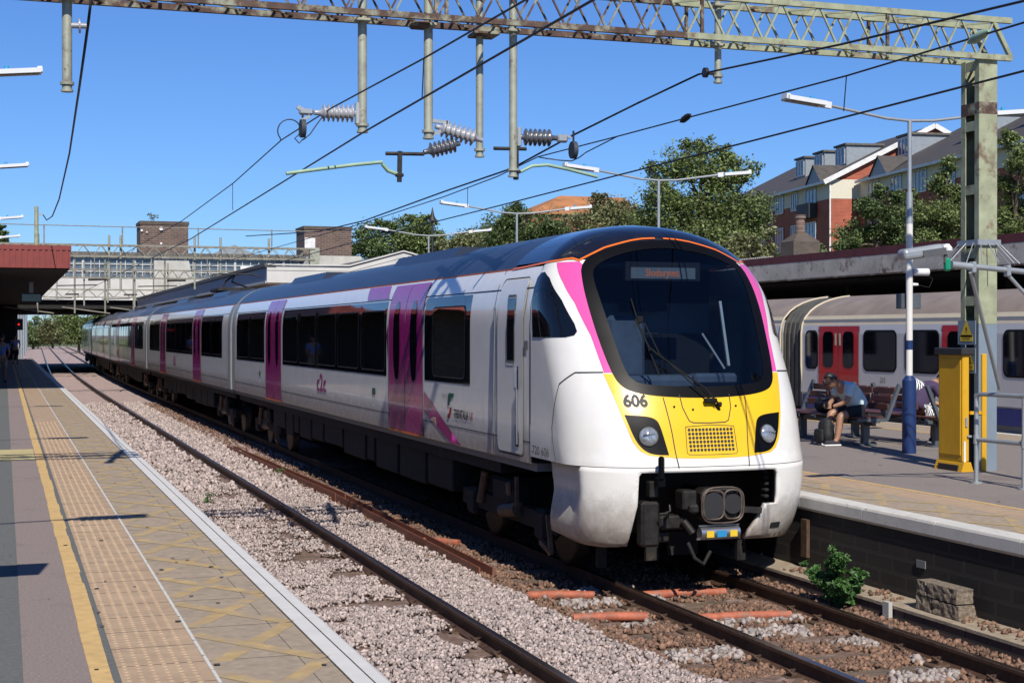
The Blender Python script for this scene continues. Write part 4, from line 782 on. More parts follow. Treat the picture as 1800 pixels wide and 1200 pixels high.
# wires
def wire(name, pts, r, lab, cat='wire', m='wire', sag=0):
    b = MB(); b.tube(pts, r, 6); return tag(b.build(name, m), lab, cat)
C1 = 3.30; C2 = 6.745
wire('contact_wire', [at(1240,-112,X=C1), at(1050,-4,X=C1), at(640,232,X=C1), at(335,420,X=C1), (C1+.2,70,4.55), (C1+1.0,130,4.5), (C1+9, 300, 4.5)], .009, 'contact wire over the empty track, crossing in front of the two left drop tubes')
wire('messenger_wire', [at(1000,-48,X=C1), at(924,0,X=C1), at(745,103,X=C1), at(648,155,X=C1), at(583,190,X=C1), at(495,246,X=C1), at(410,322,X=C1), at(320,388,X=C1), (C1+.2,68,5.2)], .008, 'thin catenary wire above the empty track, tied to the left pulley')
c_ = P(532,226); wire('jumper_cable', [P(493,246)]+[P(508+20*math.cos(R(a)), 233+19*math.sin(R(a))-.15*a/10) for a in range(140, 430, 20)]+[P(526,252),P(533,244)], .007, 'looped jumper cable hanging at the left pulley', 'cable')
wire('pulley_cable', [P(533,246),P(545,236),P(556,220),P(568,204),P(583,190)], .007, 'cable running round the left pulley', 'cable')
wire('contact_wire', [at(1960,84,X=C2), at(1800,125,X=C2), at(1360,238,X=C2), at(860,366,X=C2), at(640,421,X=C2), (C2+.2,70,4.45), (C2+9,300,4.4)], .009, 'contact wire over the train track, the lowest wire crossing at right')
wire('messenger_wire', [at(1950,-6,X=C2), at(1800,40,X=C2), at(1490,133,X=C2), at(1205,208,X=C2), at(1085,240,X=C2), at(945,276,X=C2), at(875,310,X=C2), at(780,346,X=C2), at(640,392,X=C2), (C2,60,5.0)], .008, 'thin catenary wire above the train track with oval insulators')
wire('pulley_cable', [at(1085,240,X=C2), at(1030,268,X=C2), P(1018,277), P(1005,283), P(985,282), P(962,279), at(945,276,X=C2)], .007, 'cable running round the right pulley', 'cable')
XF = at(1240, 126, Y=Yd).x
wire('feeder_cable', [at(1950,-58,X=XF), at(1800,2,X=XF), at(1480,78,X=XF), at(1228,131,X=XF), at(1120,182,X=XF-.6), at(1003,240,X=XF-1.2), at(900,296,X=XF-1.4), at(780,337,X=XF-1.4), at(640,388,X=XF-1.4), at(560,407,X=XF-1.4), at(432,415,X=XF-1.6)], .012, 'thick black feeder cable tied to the right drop tube', 'cable')
for x, y, lab in ((1205,208,'oval insulator on the thin wire left of the lamp arm'),(1720,65,'green oval insulator on the thin wire at the gantry end')):
    c = at(x, y, X=C2); b = MB(); b.tube([c+Vector((0,.12,-.02)), c+Vector((0,.05,-.01)), c-Vector((0,.05,-.01)), c-Vector((0,.12,-.02))], .03, 8, rs=[.012,.035,.035,.012]); tag(b.build('wire_insulator', 'regarm' if x > 1700 else 'dmetal'), lab, 'insulator')
for a_, c_, X in (((1488,133),(1483,196),C2),((745,103),(742,172),C1),((409,322),(409,370),C1),((822,330),(822,364),C2)): wire('dropper_wire', [at(*a_, X=X), at(*c_, X=X)], .005, {1488:'dropper wire by the big right hand lamp arm',745:'dropper wire beside the second drop tube',409:'dropper wire left of the brick tower view, over the empty track',822:'dropper wire above the island lamps'}[a_[0]], 'wire')
q0 = P(154,44); wire('sagging_cable', [P(172,-30), P(160,0), P(155,42), at(140,150,Y=19), at(122,270,Y=27), at(104,350,Y=36), at(92,380,Y=41), at(82,387,Y=45), at(76,378,Y=47.2)], .016, 'thick black cable sagging from the left drop tube to the post by the canopy', 'cable')
# farther gantries
def far_gantry(y, x0, x1, drops, lab, mastx):
    t = thing('overhead_line_gantry', lab, 'gantry', (mastx, y, IZ)); o_ = (mastx, y, IZ); b = MB(); lattice(b, x0, x1, y, GB-.05, .5, .45, int((x1-x0)/.75), .06, .03); b.build('lattice_beam', 'fgan', t, o_)
    b = MB(); b.box(mastx-.22, mastx+.22, y, y+.4, IZ, GB+.5); b.build('mast', 'gtube', t, o_)
    for x, z in drops: b = MB(); b.cyl((x,y+.2,GB+.9),(x,y+.2,z),.05,.05,8); b.build('drop_tube', 'gtube', t, o_)
    b = MB(); b.cyl((C1+1.0,y+.2,5.0),(C1+.2,y+.2,4.98),.05).cyl((C2+1,y+.2,5.0),(C2+.2,y+.2,4.98),.05).cyl((C1-1.1,y+.2,4.7),(C1+.6,y+.2,4.75),.025).cyl((C2-1.1,y+.2,4.7),(C2+.6,y+.2,4.75),.025); b.builds('registration_arm', 'dmetal', t, o_)
    b = MB(); b.cyl((x0,y,GB+1.3),(x1,y,GB+1.25),.02); 
    for i in range(6): b.cyl((x0+2+i*(x1-x0-4)/5,y,GB+.45),(x0+2+i*(x1-x0-4)/5,y,GB+1.3),.03)
    b.build('earth_wire_frame', 'fgan', t, o_); return t
far_gantry(68, -7, 13.6, [(1.4,5.1),(4.4,4.6),(C1+1.6,4.5),(C2+1.4,4.6),(9.3,5.2),(11.5,4.3)], 'rusty lattice gantry spanning in front of the glazed bridge, nearest the canopies', 13.6)
far_gantry(94, -7, 14, [(.6,4.9),(3,4.6),(4.6,4.3),(6,4.5),(7.6,4.2),(9.6,4.4)], 'lattice gantry just before the glazed bridge', 14)
b = MB(); lattice(b, -6, 11, 100, 4.95, .5, .4, 16, .06, .035); 
for x in (-1, 2, 4.3, 6.2, 8, 10): b.cyl((x,100,7.4),(x,100,3.9),.06)
for x in (0, 3.5, 6.5): b.cyl((x,100,4.3),(x+3,100,3.9),.04)
tag(b.build('bridge_face_lattice', 'fgan'), 'low rusty lattice frame with hanging tubes fixed along the bridge face', 'gantry')
for i, y in enumerate((150, 175, 205, 240, 270)):
    t = tag(MB().cyl((C1-3.2+cvx(y), y, -.3), (C1-3.2+cvx(y), y, 7.5), .16, .12, 8).bar((C1-3.2+cvx(y), y, 6.6), (C1+.5+cvx(y), y, 6.2), .08).bar((C1-3.2+cvx(y), y, 5.4), (C1+.5+cvx(y), y, 6.1), .06).build('line_mast', 'galv'), 'grey mast beside the line beyond the bridge, seen under its deck', 'mast', 'masts beyond the bridge')
# ------------------------------------------------------------ canopies, bridge, buildings
def cbox(t, nm, m, *bx, org=(0,0,0)):
    b = MB(); [b.box(*q) for q in bx]; return b.build(nm, m, t, org)
# left canopy
T = thing('platform_canopy', 'long canopy over the left platform with red ribbed fascia and dark underside', 'canopy', (-3, 75, PZ)); og = (-3,75,PZ); cy0 = 44.7; cy1 = 101
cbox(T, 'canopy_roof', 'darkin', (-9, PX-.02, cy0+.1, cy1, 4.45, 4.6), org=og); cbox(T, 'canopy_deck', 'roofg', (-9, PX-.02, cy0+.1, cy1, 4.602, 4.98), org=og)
b = MB(); b.box(-9, PX, cy0, cy0+.08, 4.48, 5.0); b.box(PX-.08, PX, cy0+.08, cy1, 4.48, 5.0); b.box(-9, PX+.03, cy0-.03, cy0+.2, 5.0, 5.13).box(PX-.15, PX+.03, cy0+.2, cy1, 5.0, 5.13)
for i in range(int(10.6/.16)): b.box(PX-.14-i*.16, PX-.06-i*.16, cy0-.03, cy0, 4.48, 4.998)
b.build('red_fascia', 'red', T, og)
cbox(T, 'platform_building_wall', 'darkin', (-3.4, -3.1, 49, cy1, PZ, 4.45), org=og); cbox(T, 'building_end_wall', 'cbrick', (-9, -3.1, 48.7, 48.99, PZ, 4.45), org=og)
b = MB()
for y in range(50, 100, 9): b.cyl((-.9, y, PZ), (-.9, y, 4.45), .09, .08, 10); b.bar((-.9,y,3.6),(-.3,y,4.44),.06); b.bar((-.9,y,3.6),(-1.5,y,4.44),.06)
b.builds('canopy_column', 'darkin', T, og)
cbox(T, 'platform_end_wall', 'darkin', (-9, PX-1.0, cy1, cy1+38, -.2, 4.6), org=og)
T = thing('information_screen', 'dark information screen with bird spikes hanging under the left canopy', 'screen', (.35, 56, 3.6)); og = (.35,56,3.6)
p = at(55, 524, Y=56)
cbox(T, 'screen_case', 'ink', (p.x-.36, p.x+.36, 55.9, 56.1, p.z-.15, p.z+.18), org=og); cbox(T, 'hanger', 'galv', (p.x-.07, p.x+.07, 55.95, 56.05, p.z+.18, 4.45), org=og); cbox(T, 'screen_face', 'dglass', (p.x-.32, p.x+.32, 55.89, 55.899, p.z-.11, p.z+.14), org=og)
b = MB(); [b.cyl((p.x-.34+.045*i, 56, p.z+.18), (p.x-.36+.05*i, 56, p.z+.34), .005, .005, 4) for i in range(15)]; b.build('bird_spikes', 'steelb', T, og)
p = at(33, 570, Y=96); b = MB(); b.bbox((p.x, 96.2, p.z), (.5,.3,.7), .03); o = b.build('signal_head', 'ink', None, (p.x, 96.2, p.z)); tag(o, 'railway signal showing a red light at the far end of the left platform', 'signal'); b = MB(); b.cyl((p.x,96.0,p.z),(p.x,96.04,p.z),.06,.06,14); b.build('red_lamp', 'red_led', o, (p.x,96.2,p.z))
p = at(64, 400, Y=47.2); b = MB(); b.cyl((p.x, 47.2, 4.98), (p.x, 47.2, at(64,363,Y=47.2).z), .07, .06, 10).bar(at(66,377,Y=47.2), at(77,377,Y=47.2), .03); tag(b.build('cable_post', 'green', None, (p.x,47.2,4.98)), 'short pale green post on the left canopy roof holding the sagging cable', 'post')
# island canopy
T = thing('platform_canopy', 'white island canopy with side fascia tinted blue grey as shade and low gabled end behind the train', 'canopy', (13, 75, IZ)); og = (13,75,IZ); iy0 = 49.6; x0, x1 = 8.3, 17.7
cbox(T, 'canopy_soffit', 'concl', (x0+.1, x1-.1, iy0+.1, EY-3, 4.32, 4.4), org=og)
b = MB(); b.prism([(x0,4.30),(x1,4.30),(x1,4.86),(15.0,4.88),(13,5.38),(11.15,4.86),(x0,4.86)], iy0, iy0+.12); b.build('white_gable', 'wclad', T, og)
b = MB(); b.prism([(x0+.02,4.885),(11.1,4.885),(13,5.41),(15.0,4.905),(x1,4.885),(x1,4.93),(15.0,4.95),(13,5.46),(11.1,4.93),(x0+.02,4.93)], iy0-.06, iy0+.18); b.build('gable_trim', 'wclad', T, og)
b = MB(); b.prism([(x0+.0,4.70),(11.15,4.70),(13,5.2),(15,4.72),(x1,4.70),(x1,4.715),(15,4.735),(13,5.215),(11.15,4.715),(x0,4.715)], iy0-.004, iy0+.0); b.build('gable_line', 'ink', T, og)
cbox(T, 'side_fascia', 'shadeclad', (x0, x0+.08, iy0+.12, EY-3, 4.36, 4.82), org=og); cbox(T, 'fascia_foot', 'wclad', (x0-.03, x0+.1, iy0+.12, EY-3, 4.28, 4.358), org=og)  # shaded side of the white fascia, the shade painted in as blue grey
cbox(T, 'roof_edge', 'roofg', (x0-.08, x0+.3, iy0-.02, EY-3, 4.82, 4.95), org=og)
b = MB(); b.prism([(x0+.3,4.84),(11.1,4.9),(13,5.42),(15,4.93),(x1,4.9),(x1,4.80),(x0+.3,4.80)], iy0+.19, EY-3); b.build('canopy_roof', 'roofg', T, og)
cbox(T, 'rusty_gutter', 'rust', (x0+.0, x1, iy0+.02, iy0+.1, 4.24, 4.298), org=og)
b = MB()
for y in range(52, 100, 8): b.cyl((10.5,y,IZ),(10.5,y,4.32),.1,.09,10).cyl((15,y,IZ),(15,y,4.32),.1,.09,10)
b.builds('canopy_column', 'wht', T, og); cbox(T, 'platform_building', 'cbrick', (11.2, 14.6, 58, 95, IZ, 4.3), org=og)
# glazed road bridge / booking hall
T = thing('glazed_bridge', 'old station bridge hall with a long white grid of windows above a pale parapet', 'bridge', (8, 103, 0)); og = (8,103,0); Y = 103
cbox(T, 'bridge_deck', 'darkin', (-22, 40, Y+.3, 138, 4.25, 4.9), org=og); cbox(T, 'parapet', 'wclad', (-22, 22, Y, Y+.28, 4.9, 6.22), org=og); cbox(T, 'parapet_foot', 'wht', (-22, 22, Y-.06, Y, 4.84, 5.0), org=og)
cbox(T, 'hall_roof', 'roofg', (-22, 22, Y-.3, Y+14, 7.78, 8.05), org=og); cbox(T, 'window_glass', 'fwin', (-22, 22, Y+.1, Y+.2, 6.22, 7.78), org=og)
b = MB(); x = -22
k = 0
while x < 22:
    wd = .16 if k % 6 == 0 else .05; b.box(x, x+wd, Y, Y+.09, 6.3, 7.7); x += .56; k += 1
for z in (6.22, 6.72, 7.22, 7.68): b.box(-22, 22, Y+.005, Y+.085, z, z+.06)
b.build('window_frame', 'frame', T, og)
b = MB(); b.prism([(9.5,4.5),(12.4,4.5),(11.8,7.5),(9.5,7.5)], Y-1.0, Y-.05); b.build('stair_shaft', 'concl', T, og)
b = MB(); b.prism([(19.4,7.0),(23.6,7.0),(23.2,7.9),(19.8,7.9)], Y-3, Y-1); b.build('stair_roof', 'concl', T, og)
b = MB(); b.prism([(13.6,8.05),(17.6,8.05),(15.6,8.95)], Y+4, Y+10); b.build('roof_gable', 'lead', T, og)
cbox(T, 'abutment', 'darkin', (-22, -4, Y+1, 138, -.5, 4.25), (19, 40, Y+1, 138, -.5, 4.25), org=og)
b = MB(); b.box(15.4,17.8,Y-.05,Y-.01,6.9,7.25); b.build('hall_sign_panel', 'wht', T, og)
for (px0, px1, pt, lab) in ((247,331,388,'brown brick tower with a white dish and a bush growing on top, above the bridge'),(535,618,397,'plain brown brick tower to the right, beside the trees')):
    a = at(px0, 440, Y=109); c = at(px1, 440, Y=109); zt = at(px0, pt, Y=109).z; t = thing('brick_tower', lab, 'tower', (a.x, 109, 6)); og = (a.x,109,6)
    cbox(t, 'tower_wall', 'tbrick', (a.x, c.x, 109, 112.2, 5.0, zt-.25), org=og); cbox(t, 'tower_coping', 'cbrick', (a.x-.06, c.x+.06, 108.94, 112.26, zt-.248, zt), org=og)
    if px0 == 247:
        for px, py, r in ((283,402,.13),(258,408,.06),(249,405,.08),(283,428,.08)): q = at(px, py, Y=108.95); b = MB(); b.tube([(q.x,108.98,q.z),(q.x,108.9,q.z),(q.x,108.86,q.z)], .1, 14, rs=[.03,r*.7,r]); b.build('dish', 'wht', t, og)
    else: cbox(t, 'tower_door', 'wht', (a.x+.02, a.x+.8, 108.93, 108.99, at(540,438,Y=109).z, at(540,418,Y=109).z), org=og)
# retaining canopy beyond the underground train
T = thing('side_platform_canopy', 'stained concrete canopy edge with maroon top and rusty underside beyond the underground train', 'canopy', (20, 40, 4)); og = (20,40,4)
XW = 20.2; zt = at(1600,430,X=XW).z
b = MB(); b.box(XW, XW+.25, 4, 100, 4.07, 4.52).box(XW+.26, XW+9, 4.01, 99.9, 4.3, 4.45); b.build('concrete_edge', 'conc', T, og); cbox(T, 'maroon_capping', 'maroon', (XW-.004, XW+.3, 4, 100, 4.522, 4.72), org=og)
cbox(T, 'rusty_flange', 'rust', (XW-.05, XW+.2, 4, 100, 4.03, 4.068), org=og); cbox(T, 'back_wall', 'darkin', (XW+6, XW+6.3, -3, 100, -.5, 4.3), (XW+.4, XW+5.9, 4.1, 99.8, 3.95, 4.02), org=og); cbox(T, 'side_platform', 'isl', (XW-.1, XW+6, -3, 100, -.5, IZ), org=og)
b = MB(); [b.box(XW+2, XW+2.2, y, y+.2, IZ, 3.95) for y in range(8, 100, 7)]; b.builds('canopy_column', 'darkin', T, og)
# brick hut and fence above it
q = at(1395, 455, X=24); t = thing('brick_hut', 'small old brick chimney hut with a round pot behind the maroon wall', 'chimney', (24, q.y, 4.4)); og = (24,q.y,4.4)
a_ = at(1372,455,X=23.8).y; cbox(t, 'hut_wall', 'cbrick', (23.8, 24.75, q.y-.35, a_+.0, 4.4, 5.55), org=og); cy = (q.y-.35+a_)/2
b = MB(); b.add([(23.8,q.y-.35,5.55),(24.75,q.y-.35,5.55),(24.75,a_,5.55),(23.8,a_,5.55),(24.15,cy-.12,5.85),(24.4,cy-.12,5.85),(24.4,cy+.12,5.85),(24.15,cy+.12,5.85)], [(0,1,5,4),(1,2,6,5),(2,3,7,6),(3,0,4,7),(4,5,6,7)]); b.build('hut_cap', 'cbrick', t, og); b = MB(); b.cyl((24.28,cy,5.8),(24.28,cy,6.35),.17,.14,14).cyl((24.28,cy,6.3),(24.28,cy,6.42),.18,.18,14); b.build('chimney_pot', 'tbrick', t, og)
b = MB(); y = a_+.3
while y < a_+2.8: b.box(23.6, 23.63, y, y+.09, 4.7, 5.12); y += .13
b.box(23.63,23.66,a_+.3,a_+2.8,5.0,5.05); tag(b.build('paling_fence', 'concl'), 'short weathered paling fence left of the brick hut', 'fence')
# embankment behind
def bank(x, y):
    t = max(0, min(1, (x-27)/28)); return -.3+4.5*min(1, max(0, (x-25.6)/1.0))+3.6*t*t*(3-2*t)+.25*mnoise((x*.2, y*.2, 0))
grid('embankment', 25.4, 140, 10, 230, 60, 60, bank, 'grass')
# apartment building, local frame: x away from the railway, y along the long front
ang = -R(8.7); A0 = Vector((56.8, 94.7, 0)); og = (0,0,0)
T = thing('apartment_block', 'red brick and cream apartment block with slate roof, dormers and white gable trim', 'building', (A0.x, A0.y, 0), rz=ang)
EZ = 13.8; SZ = 12.4
def lb(nm, m, *bx): return cbox(T, nm, m, *bx)
lb('brick_wall', 'rbrick', (0, 16, 0, 28, 4, SZ), (2.3, 18, -48, -.002, 4, SZ)); lb('cream_wall', 'cream', (-.02, 16, -.02, 28, SZ+.002, EZ), (2.28, 18, -48, -.022, SZ+.002, EZ))
RZ = 17.9
b = MB(); b.add([(-.5,-.3,EZ-.15),(-.5,28,EZ-.15),(8,28,RZ),(8,-.3,RZ),(16.5,-.3,EZ-.15),(16.5,28,EZ-.15)], [(0,3,2,1),(3,4,5,2)]); b.add([(-.5,-.3,EZ-.25),(-.5,28,EZ-.25),(8,28,RZ-.1),(8,-.3,RZ-.1),(16.5,-.3,EZ-.25),(16.5,28,EZ-.25)], [(0,1,2,3),(3,2,5,4)])
b.add([(1.8,-48,EZ-.15),(1.8,-.35,EZ-.15),(10.3,-.35,RZ),(10.3,-48,RZ),(18.8,-48,EZ-.15),(18.8,-.35,EZ-.15)], [(0,3,2,1),(3,4,5,2)]); b.build('slate_roof', 'slate', T)
b = MB(); b.add([(0,.0,EZ),(16,.0,EZ),(8,.0,RZ-.12)], [(0,1,2)]); b.build('gable_wall', 'rbrick', T)
b = MB(); b.bar((-.6,-.33,EZ-.25),(8,-.33,RZ-.05),.1,.35); b.bar((8,-.33,RZ-.05),(16.5,-.33,EZ-.25),.1,.35); b.box(-.62,-.45,-.3,28,EZ-.32,EZ-.14).box(1.66,1.8,-48,-.5,EZ-.32,EZ-.14); b.box(-.08,.02,-.1,-.02,4,EZ-.3); b.box(-.1,-.02,11.9,12.0,4,EZ-.3); b.build('white_trim', 'wht', T)
def win(x, y, z, w_, h_, n=2, axis='x'):
    b = MB(); b.box(x-.06, x-.02, y-w_/2, y+w_/2, z, z+h_); o = b.build('window', 'hwin', T); b = MB()
    for i in range(n+1): yy = y-w_/2+w_*i/n; b.box(x-.10, x-.062, yy-.05, yy+.05, z, z+h_)
    b.box(x-.1, x-.062, y-w_/2, y+w_/2, z-.06, z+.04).box(x-.1, x-.062, y-w_/2, y+w_/2, z+h_-.05, z+h_+.05).build('frame', 'wht', o)
for y, w_ in ((3.6,2.0),(7,1.3),(10.2,1.6),(14,1.6),(18,1.6)):
    win(0, y, 12.1, w_, 1.35, 3); win(0, y, 9.0, w_, 1.9, 3); win(0, y, 6.3, w_, 1.5, 3)
for y in (-2.5,-6.2,-10,-14,-18.5,-23,-28,-33): win(2.3, y, 12.0, 1.7, 1.45, 3); win(2.3, y, 9.0, 1.7, 1.8, 3)
for bx_ in ((-.7,-.1,2.4,4.9,11.2,12.3), (-.7,-.1,2.4,4.9,8.4,9.5), (1.6,2.2,-4,-1.3,11.2,12.3)): lb('balcony', 'dgrille', bx_)
for (y, x) in ((1.9,-.5),(-4.3,1.8)):
    b = MB(); b.add([(x,y-1.4,EZ-.1),(x,y+1.4,EZ-.1),(x,y,EZ+1.15)], [(0,1,2)]); b.build('gablet_face', 'lead', T); b = MB(); b.add([(x-.1,y-1.6,EZ-.2),(x-.1,y,EZ+1.25),(x+2.6,y,EZ+1.25),(x+.1,y-1.6,EZ-.1),(x-.1,y+1.6,EZ-.2),(x+.1,y+1.6,EZ-.1)], [(0,1,2,3),(1,4,5,2)]); b.build('gablet_roof', 'slate', T)
for x, y in ((2.6,4.2),(2.6,8.5),(2.6,12.5),(5.2,-1.2),(5,-12),(5,-20)):
    z = EZ+(x+.5-(2.3 if y < 0 else 0))*.48; b = MB(); b.box(x, x+3, y-1, y+1, z-.3, z+1.45); b.build('dormer', 'lead', T); b = MB(); b.box(x-.15, x+3, y-1.15, y+1.15, z+1.452, z+1.6); b.build('dormer_roof', 'roofg', T); win(x, y, z+.1, 1.7, 1.2, 3)
# house with the orange roof
a = at(930,375,Y=140); c = at(1125,372,Y=140); r0 = at(985,344,Y=145); r1 = at(1098,346,Y=145)
T = thing('orange_roof_house', 'house with a mossy orange tiled hip roof rising behind the middle trees', 'house', (a.x, 140, 5)); og = (a.x,140,5)
cbox(T, 'house_wall', 'rbrick', (a.x+.4, c.x-.4, 140.4, 149.6, 4, a.z), org=og)
b = MB(); b.add([(a.x,140,a.z),(c.x,140,a.z),(c.x,150,a.z),(a.x,150,a.z),(r0.x,145,r0.z),(r1.x,145,r0.z)], [(0,1,5,4),(1,2,5),(2,3,4,5),(3,0,4)]); b.build('hip_roof', 'rtile', T, og)
# lamps
def lamp(x, y, z0, zt, left=True, right=True, label='', white=True, tilt=.10, group=None, L=2.0):
    t = thing('platform_lamp', label, 'lamp', (x, y, z0), group); og = (x, y, z0); h = zt-z0
    def l(b, nm, m): return b.build(nm, m, t)
    l(MB().cyl((0,0,0),(0,0,h),.032 if h > 3 else .03,.03,12), 'pole', 'galv')
    if white: l(MB().cyl((0,0,1.02),(0,0,h-1.5),.048,.048,14), 'pole_lower', 'polew'); l(MB().cyl((0,0,h-1.5),(0,0,h-1.05),.05,.045,14), 'pole_sleeve', 'galv'); l(MB().cyl((0,0,0),(0,0,1.05),.10,.10,18).tube([(0,0,1.05),(0,0,1.12)],.1,18,rs=[.10,.05]), 'pole_base', 'poleb')
    for s in ([-1] if left else [])+([1] if right else []):
        l(MB().tube([(0,0,h-.02),(s*.4,0,h+.0),(s*(L-.65),0,h+tilt*(L-.6))],.022,8), 'arm', 'galv'); e = Vector((s*(L-.7),0,h+tilt*(L-.65))); d = Vector((s,0,tilt)).normalized()
        b = MB(); b.bar(e, e+d*.14, .07, .09); b.bar(e+d*.12, e+d*.72, .24, .06); b.bar(e+d*.68+Vector((0,0,.02)), e+d*.74+Vector((0,0,.02)), .15, .07); o = l(b, 'lamp_head', 'lampw')
        b = MB(); b.bar(e+d*.2+Vector((0,0,-.034)), e+d*.7+Vector((0,0,-.034)), .13, .012); b.build('lamp_lens', 'lampl', o); b = MB(); b.cyl(e+d*.3+Vector((0,0,.03)), e+d*.3+Vector((0,0,.085)), .03, .03, 10); b.build('sensor_cap', 'cyan', o)
    return t
XL = 12.34
lamp(XL, 18.4, IZ, 5.68, label='nearest double armed lamp on the island platform, white pole with dark blue base')
lamp(12.4, 27.2, IZ, 5.68, label='second double armed lamp on the island platform, in front of the big tree')
lamp(12.4, 35.9, IZ, 5.68, label='third double armed lamp on the island platform, left of the train roof crest')
lamp(12.5, 44.6, IZ, 5.66, label='fourth double armed lamp on the island platform, just before the canopy gable')
for y, lab in ((20.0,'top lamp head reaching in from the left edge of the photo'),(31.2,'second lamp from the top at the left edge'),(45.2,'third lamp from the top at the left edge, just above the red canopy'),(54.0,'lowest lamp at the left edge, partly before a dark conifer')): lamp(-1.62, y, PZ if y < 44 else 4.98, 5.75, left=False, white=y < 44, label=lab, L=2.05 if y < 40 else 2.1)
lamp(-1.6, 9.0, PZ, 5.75, left=False, label='platform lamp just outside the left edge, its shadow lying across the tactile strip')
b = MB(); p_ = at(765,412,Y=75); b.cyl((p_.x-.15,75,4.9),(p_.x-.15,75,at(759,385,Y=75).z),.07,.05,8).tube([(p_.x-.15,75,at(759,388,Y=75).z),(p_.x-.15,75,at(759,378,Y=75).z),(p_.x-.15,75,at(759,364,Y=75).z)],.1,8,rs=[.2,.1,.01]); tag(b.build('finial_post', 'ink'), 'thin dark post with a pointed finial rising behind the canopy gable', 'post')

# station building behind the left platform (out of frame, mirrored in the train's side)
T = thing('station_building', 'brick station building with white trim, mirrored in the side windows of the train', 'building', (-7, 20, PZ)); og = (-7,20,PZ)
cbox(T, 'building_wall', 'rbrick', (-9, -7, 3, 44, PZ, 4.9), org=og); cbox(T, 'building_roof', 'slate', (-9.2, -6.8, 2.8, 44.2, 4.902, 5.5), org=og); cbox(T, 'plinth', 'cbrick', (-7, -6.94, 3, 44, PZ, 1.4), org=og)
for y in range(5, 43, 4):
    cbox(T, 'window' if y % 8 == 5 else 'door', 'hwin' if y % 8 == 5 else 'ink', (-6.99, -6.95, y, y+1.2, 1.9 if y % 8 == 5 else PZ, 3.4), org=og); cbox(T, 'window_surround', 'wht', (-6.995, -6.93, y-.12, y, PZ if y % 8 != 5 else 1.9, 3.5), (-6.995, -6.93, y+1.2, y+1.32, PZ if y % 8 != 5 else 1.9, 3.5), (-6.995, -6.93, y-.12, y+1.32, 3.5, 3.62), org=og)
cbox(T, 'canopy', 'darkin', (-6.9, -2.6, 6, 44, 4.0, 4.08), org=og); cbox(T, 'canopy_valance', 'red', (-2.6, -2.54, 6, 44, 3.75, 4.2), org=og)
b = MB()
for y in range(8, 44, 7): b.cyl((-4.2,y,PZ),(-4.2,y,4.0),.08,.08,10)
b.builds('canopy_post', 'wht', T, og)
T = thing('platform_sign', 'platform sign just outside the left edge, throwing the dark block of shadow at lower left', 'sign', (-1.6, 8.7, PZ)); og = (-1.6,8.7,PZ)
cbox(T, 'sign_board', 'blue', (-1.75, -.14, 8.66, 8.72, 3.15, 3.62), org=og); MB().cyl((-1.6,8.7,PZ),(-1.6,8.7,3.7),.04,.04,10).build('post', 'galv', T, og)
# ------------------------------------------------------------ trees and plants
def PD(px, py, D): r = ray(px, py); return Vector((r.x*D, r.y*D, H+r.z*D))
def leaves(name, blobs, n, size, m, parent, clumps=16, org=Vector((0,0,0)), up=.35):
    P = []; tot = sum(r**2 for c, r in blobs)
    for c, r in blobs:
        k = max(4, int(clumps*(.5+r**2/tot*len(blobs)*.5))); dirs = rng.normal(size=(k, 3)); dirs /= np.linalg.norm(dirs, axis=1)[:, None]
        cc = np.array(c)+dirs*(r*rng.uniform(.35, .98, (k, 1)))*np.array([1, 1, .85]); m_ = max(30, int(n*r**2/tot)); idx = rng.integers(0, k, m_); sg = rng.uniform(.14, .30, k)*r
        P.append(cc[idx]+rng.normal(size=(m_, 3))*sg[idx][:, None]*np.array([1, 1, .7]))
    P = np.concatenate(P); k = len(P); nr = rng.normal(size=(k, 3)); nr[:, 2] = np.abs(nr[:, 2])+up; nr /= np.linalg.norm(nr, axis=1)[:, None]
    t = np.cross(nr, rng.normal(size=(k, 3))); t /= np.linalg.norm(t, axis=1)[:, None]; b = np.cross(nr, t); s = size*rng.uniform(.6, 1.3, (k, 1))
    V = np.stack([P-t*s, P+b*s*.5+nr*s*.12, P+t*s, P-b*s*.5+nr*s*.12], 1)-np.array(org); F = np.arange(4*k).reshape(-1, 4)
    return npmesh(name, V.reshape(-1, 3), F, m, parent)
def tree(name, label, D, bl, zb, m, n, size, trunk=.2, clumps=16, group=None):
    blobs = []
    for i, (x, y, r) in enumerate(bl):
        rr = r*D/FPX; c = PD(x, y, D+rng.uniform(-.6, .6)*rr*1.2); blobs.append((c, rr))
    cx = sum(c.x*r for c, r in blobs)/sum(r for c, r in blobs); cy = sum(c.y*r for c, r in blobs)/sum(r for c, r in blobs); base = Vector((cx, cy, zb))
    t = thing(name, label, 'tree' if trunk > .06 else 'bush', base, group); b = MB(); top = max(c.z for c, r in blobs); mid_ = Vector((cx, cy, zb+(top-zb)*.42))
    b.tube([base, base.lerp(mid_, .5)+Vector((.1,.1,0))*trunk, mid_], trunk, 8, rs=[trunk*1.3, trunk, trunk*.75])
    b.build('trunk', 'bark', t, base); b = MB()
    for c, r in blobs:
        s = mid_.lerp(base, rng.uniform(0, .35)); k = (s+c)/2+Vector((rng.uniform(-.2,.2)*r, rng.uniform(-.2,.2)*r, .2*r)); b.tube([s, k, c], trunk*.4, 6, rs=[trunk*.45, trunk*.28, trunk*.1])
        for _ in range(3): e = c+Vector(rng.normal(size=3))*r*.5; b.tube([k.lerp(c, .5), e], .03, 5, rs=[trunk*.14, trunk*.05])
    b.build('limbs', 'bark', t, base); leaves('crown', blobs, n, size, m, t, clumps, base); return t
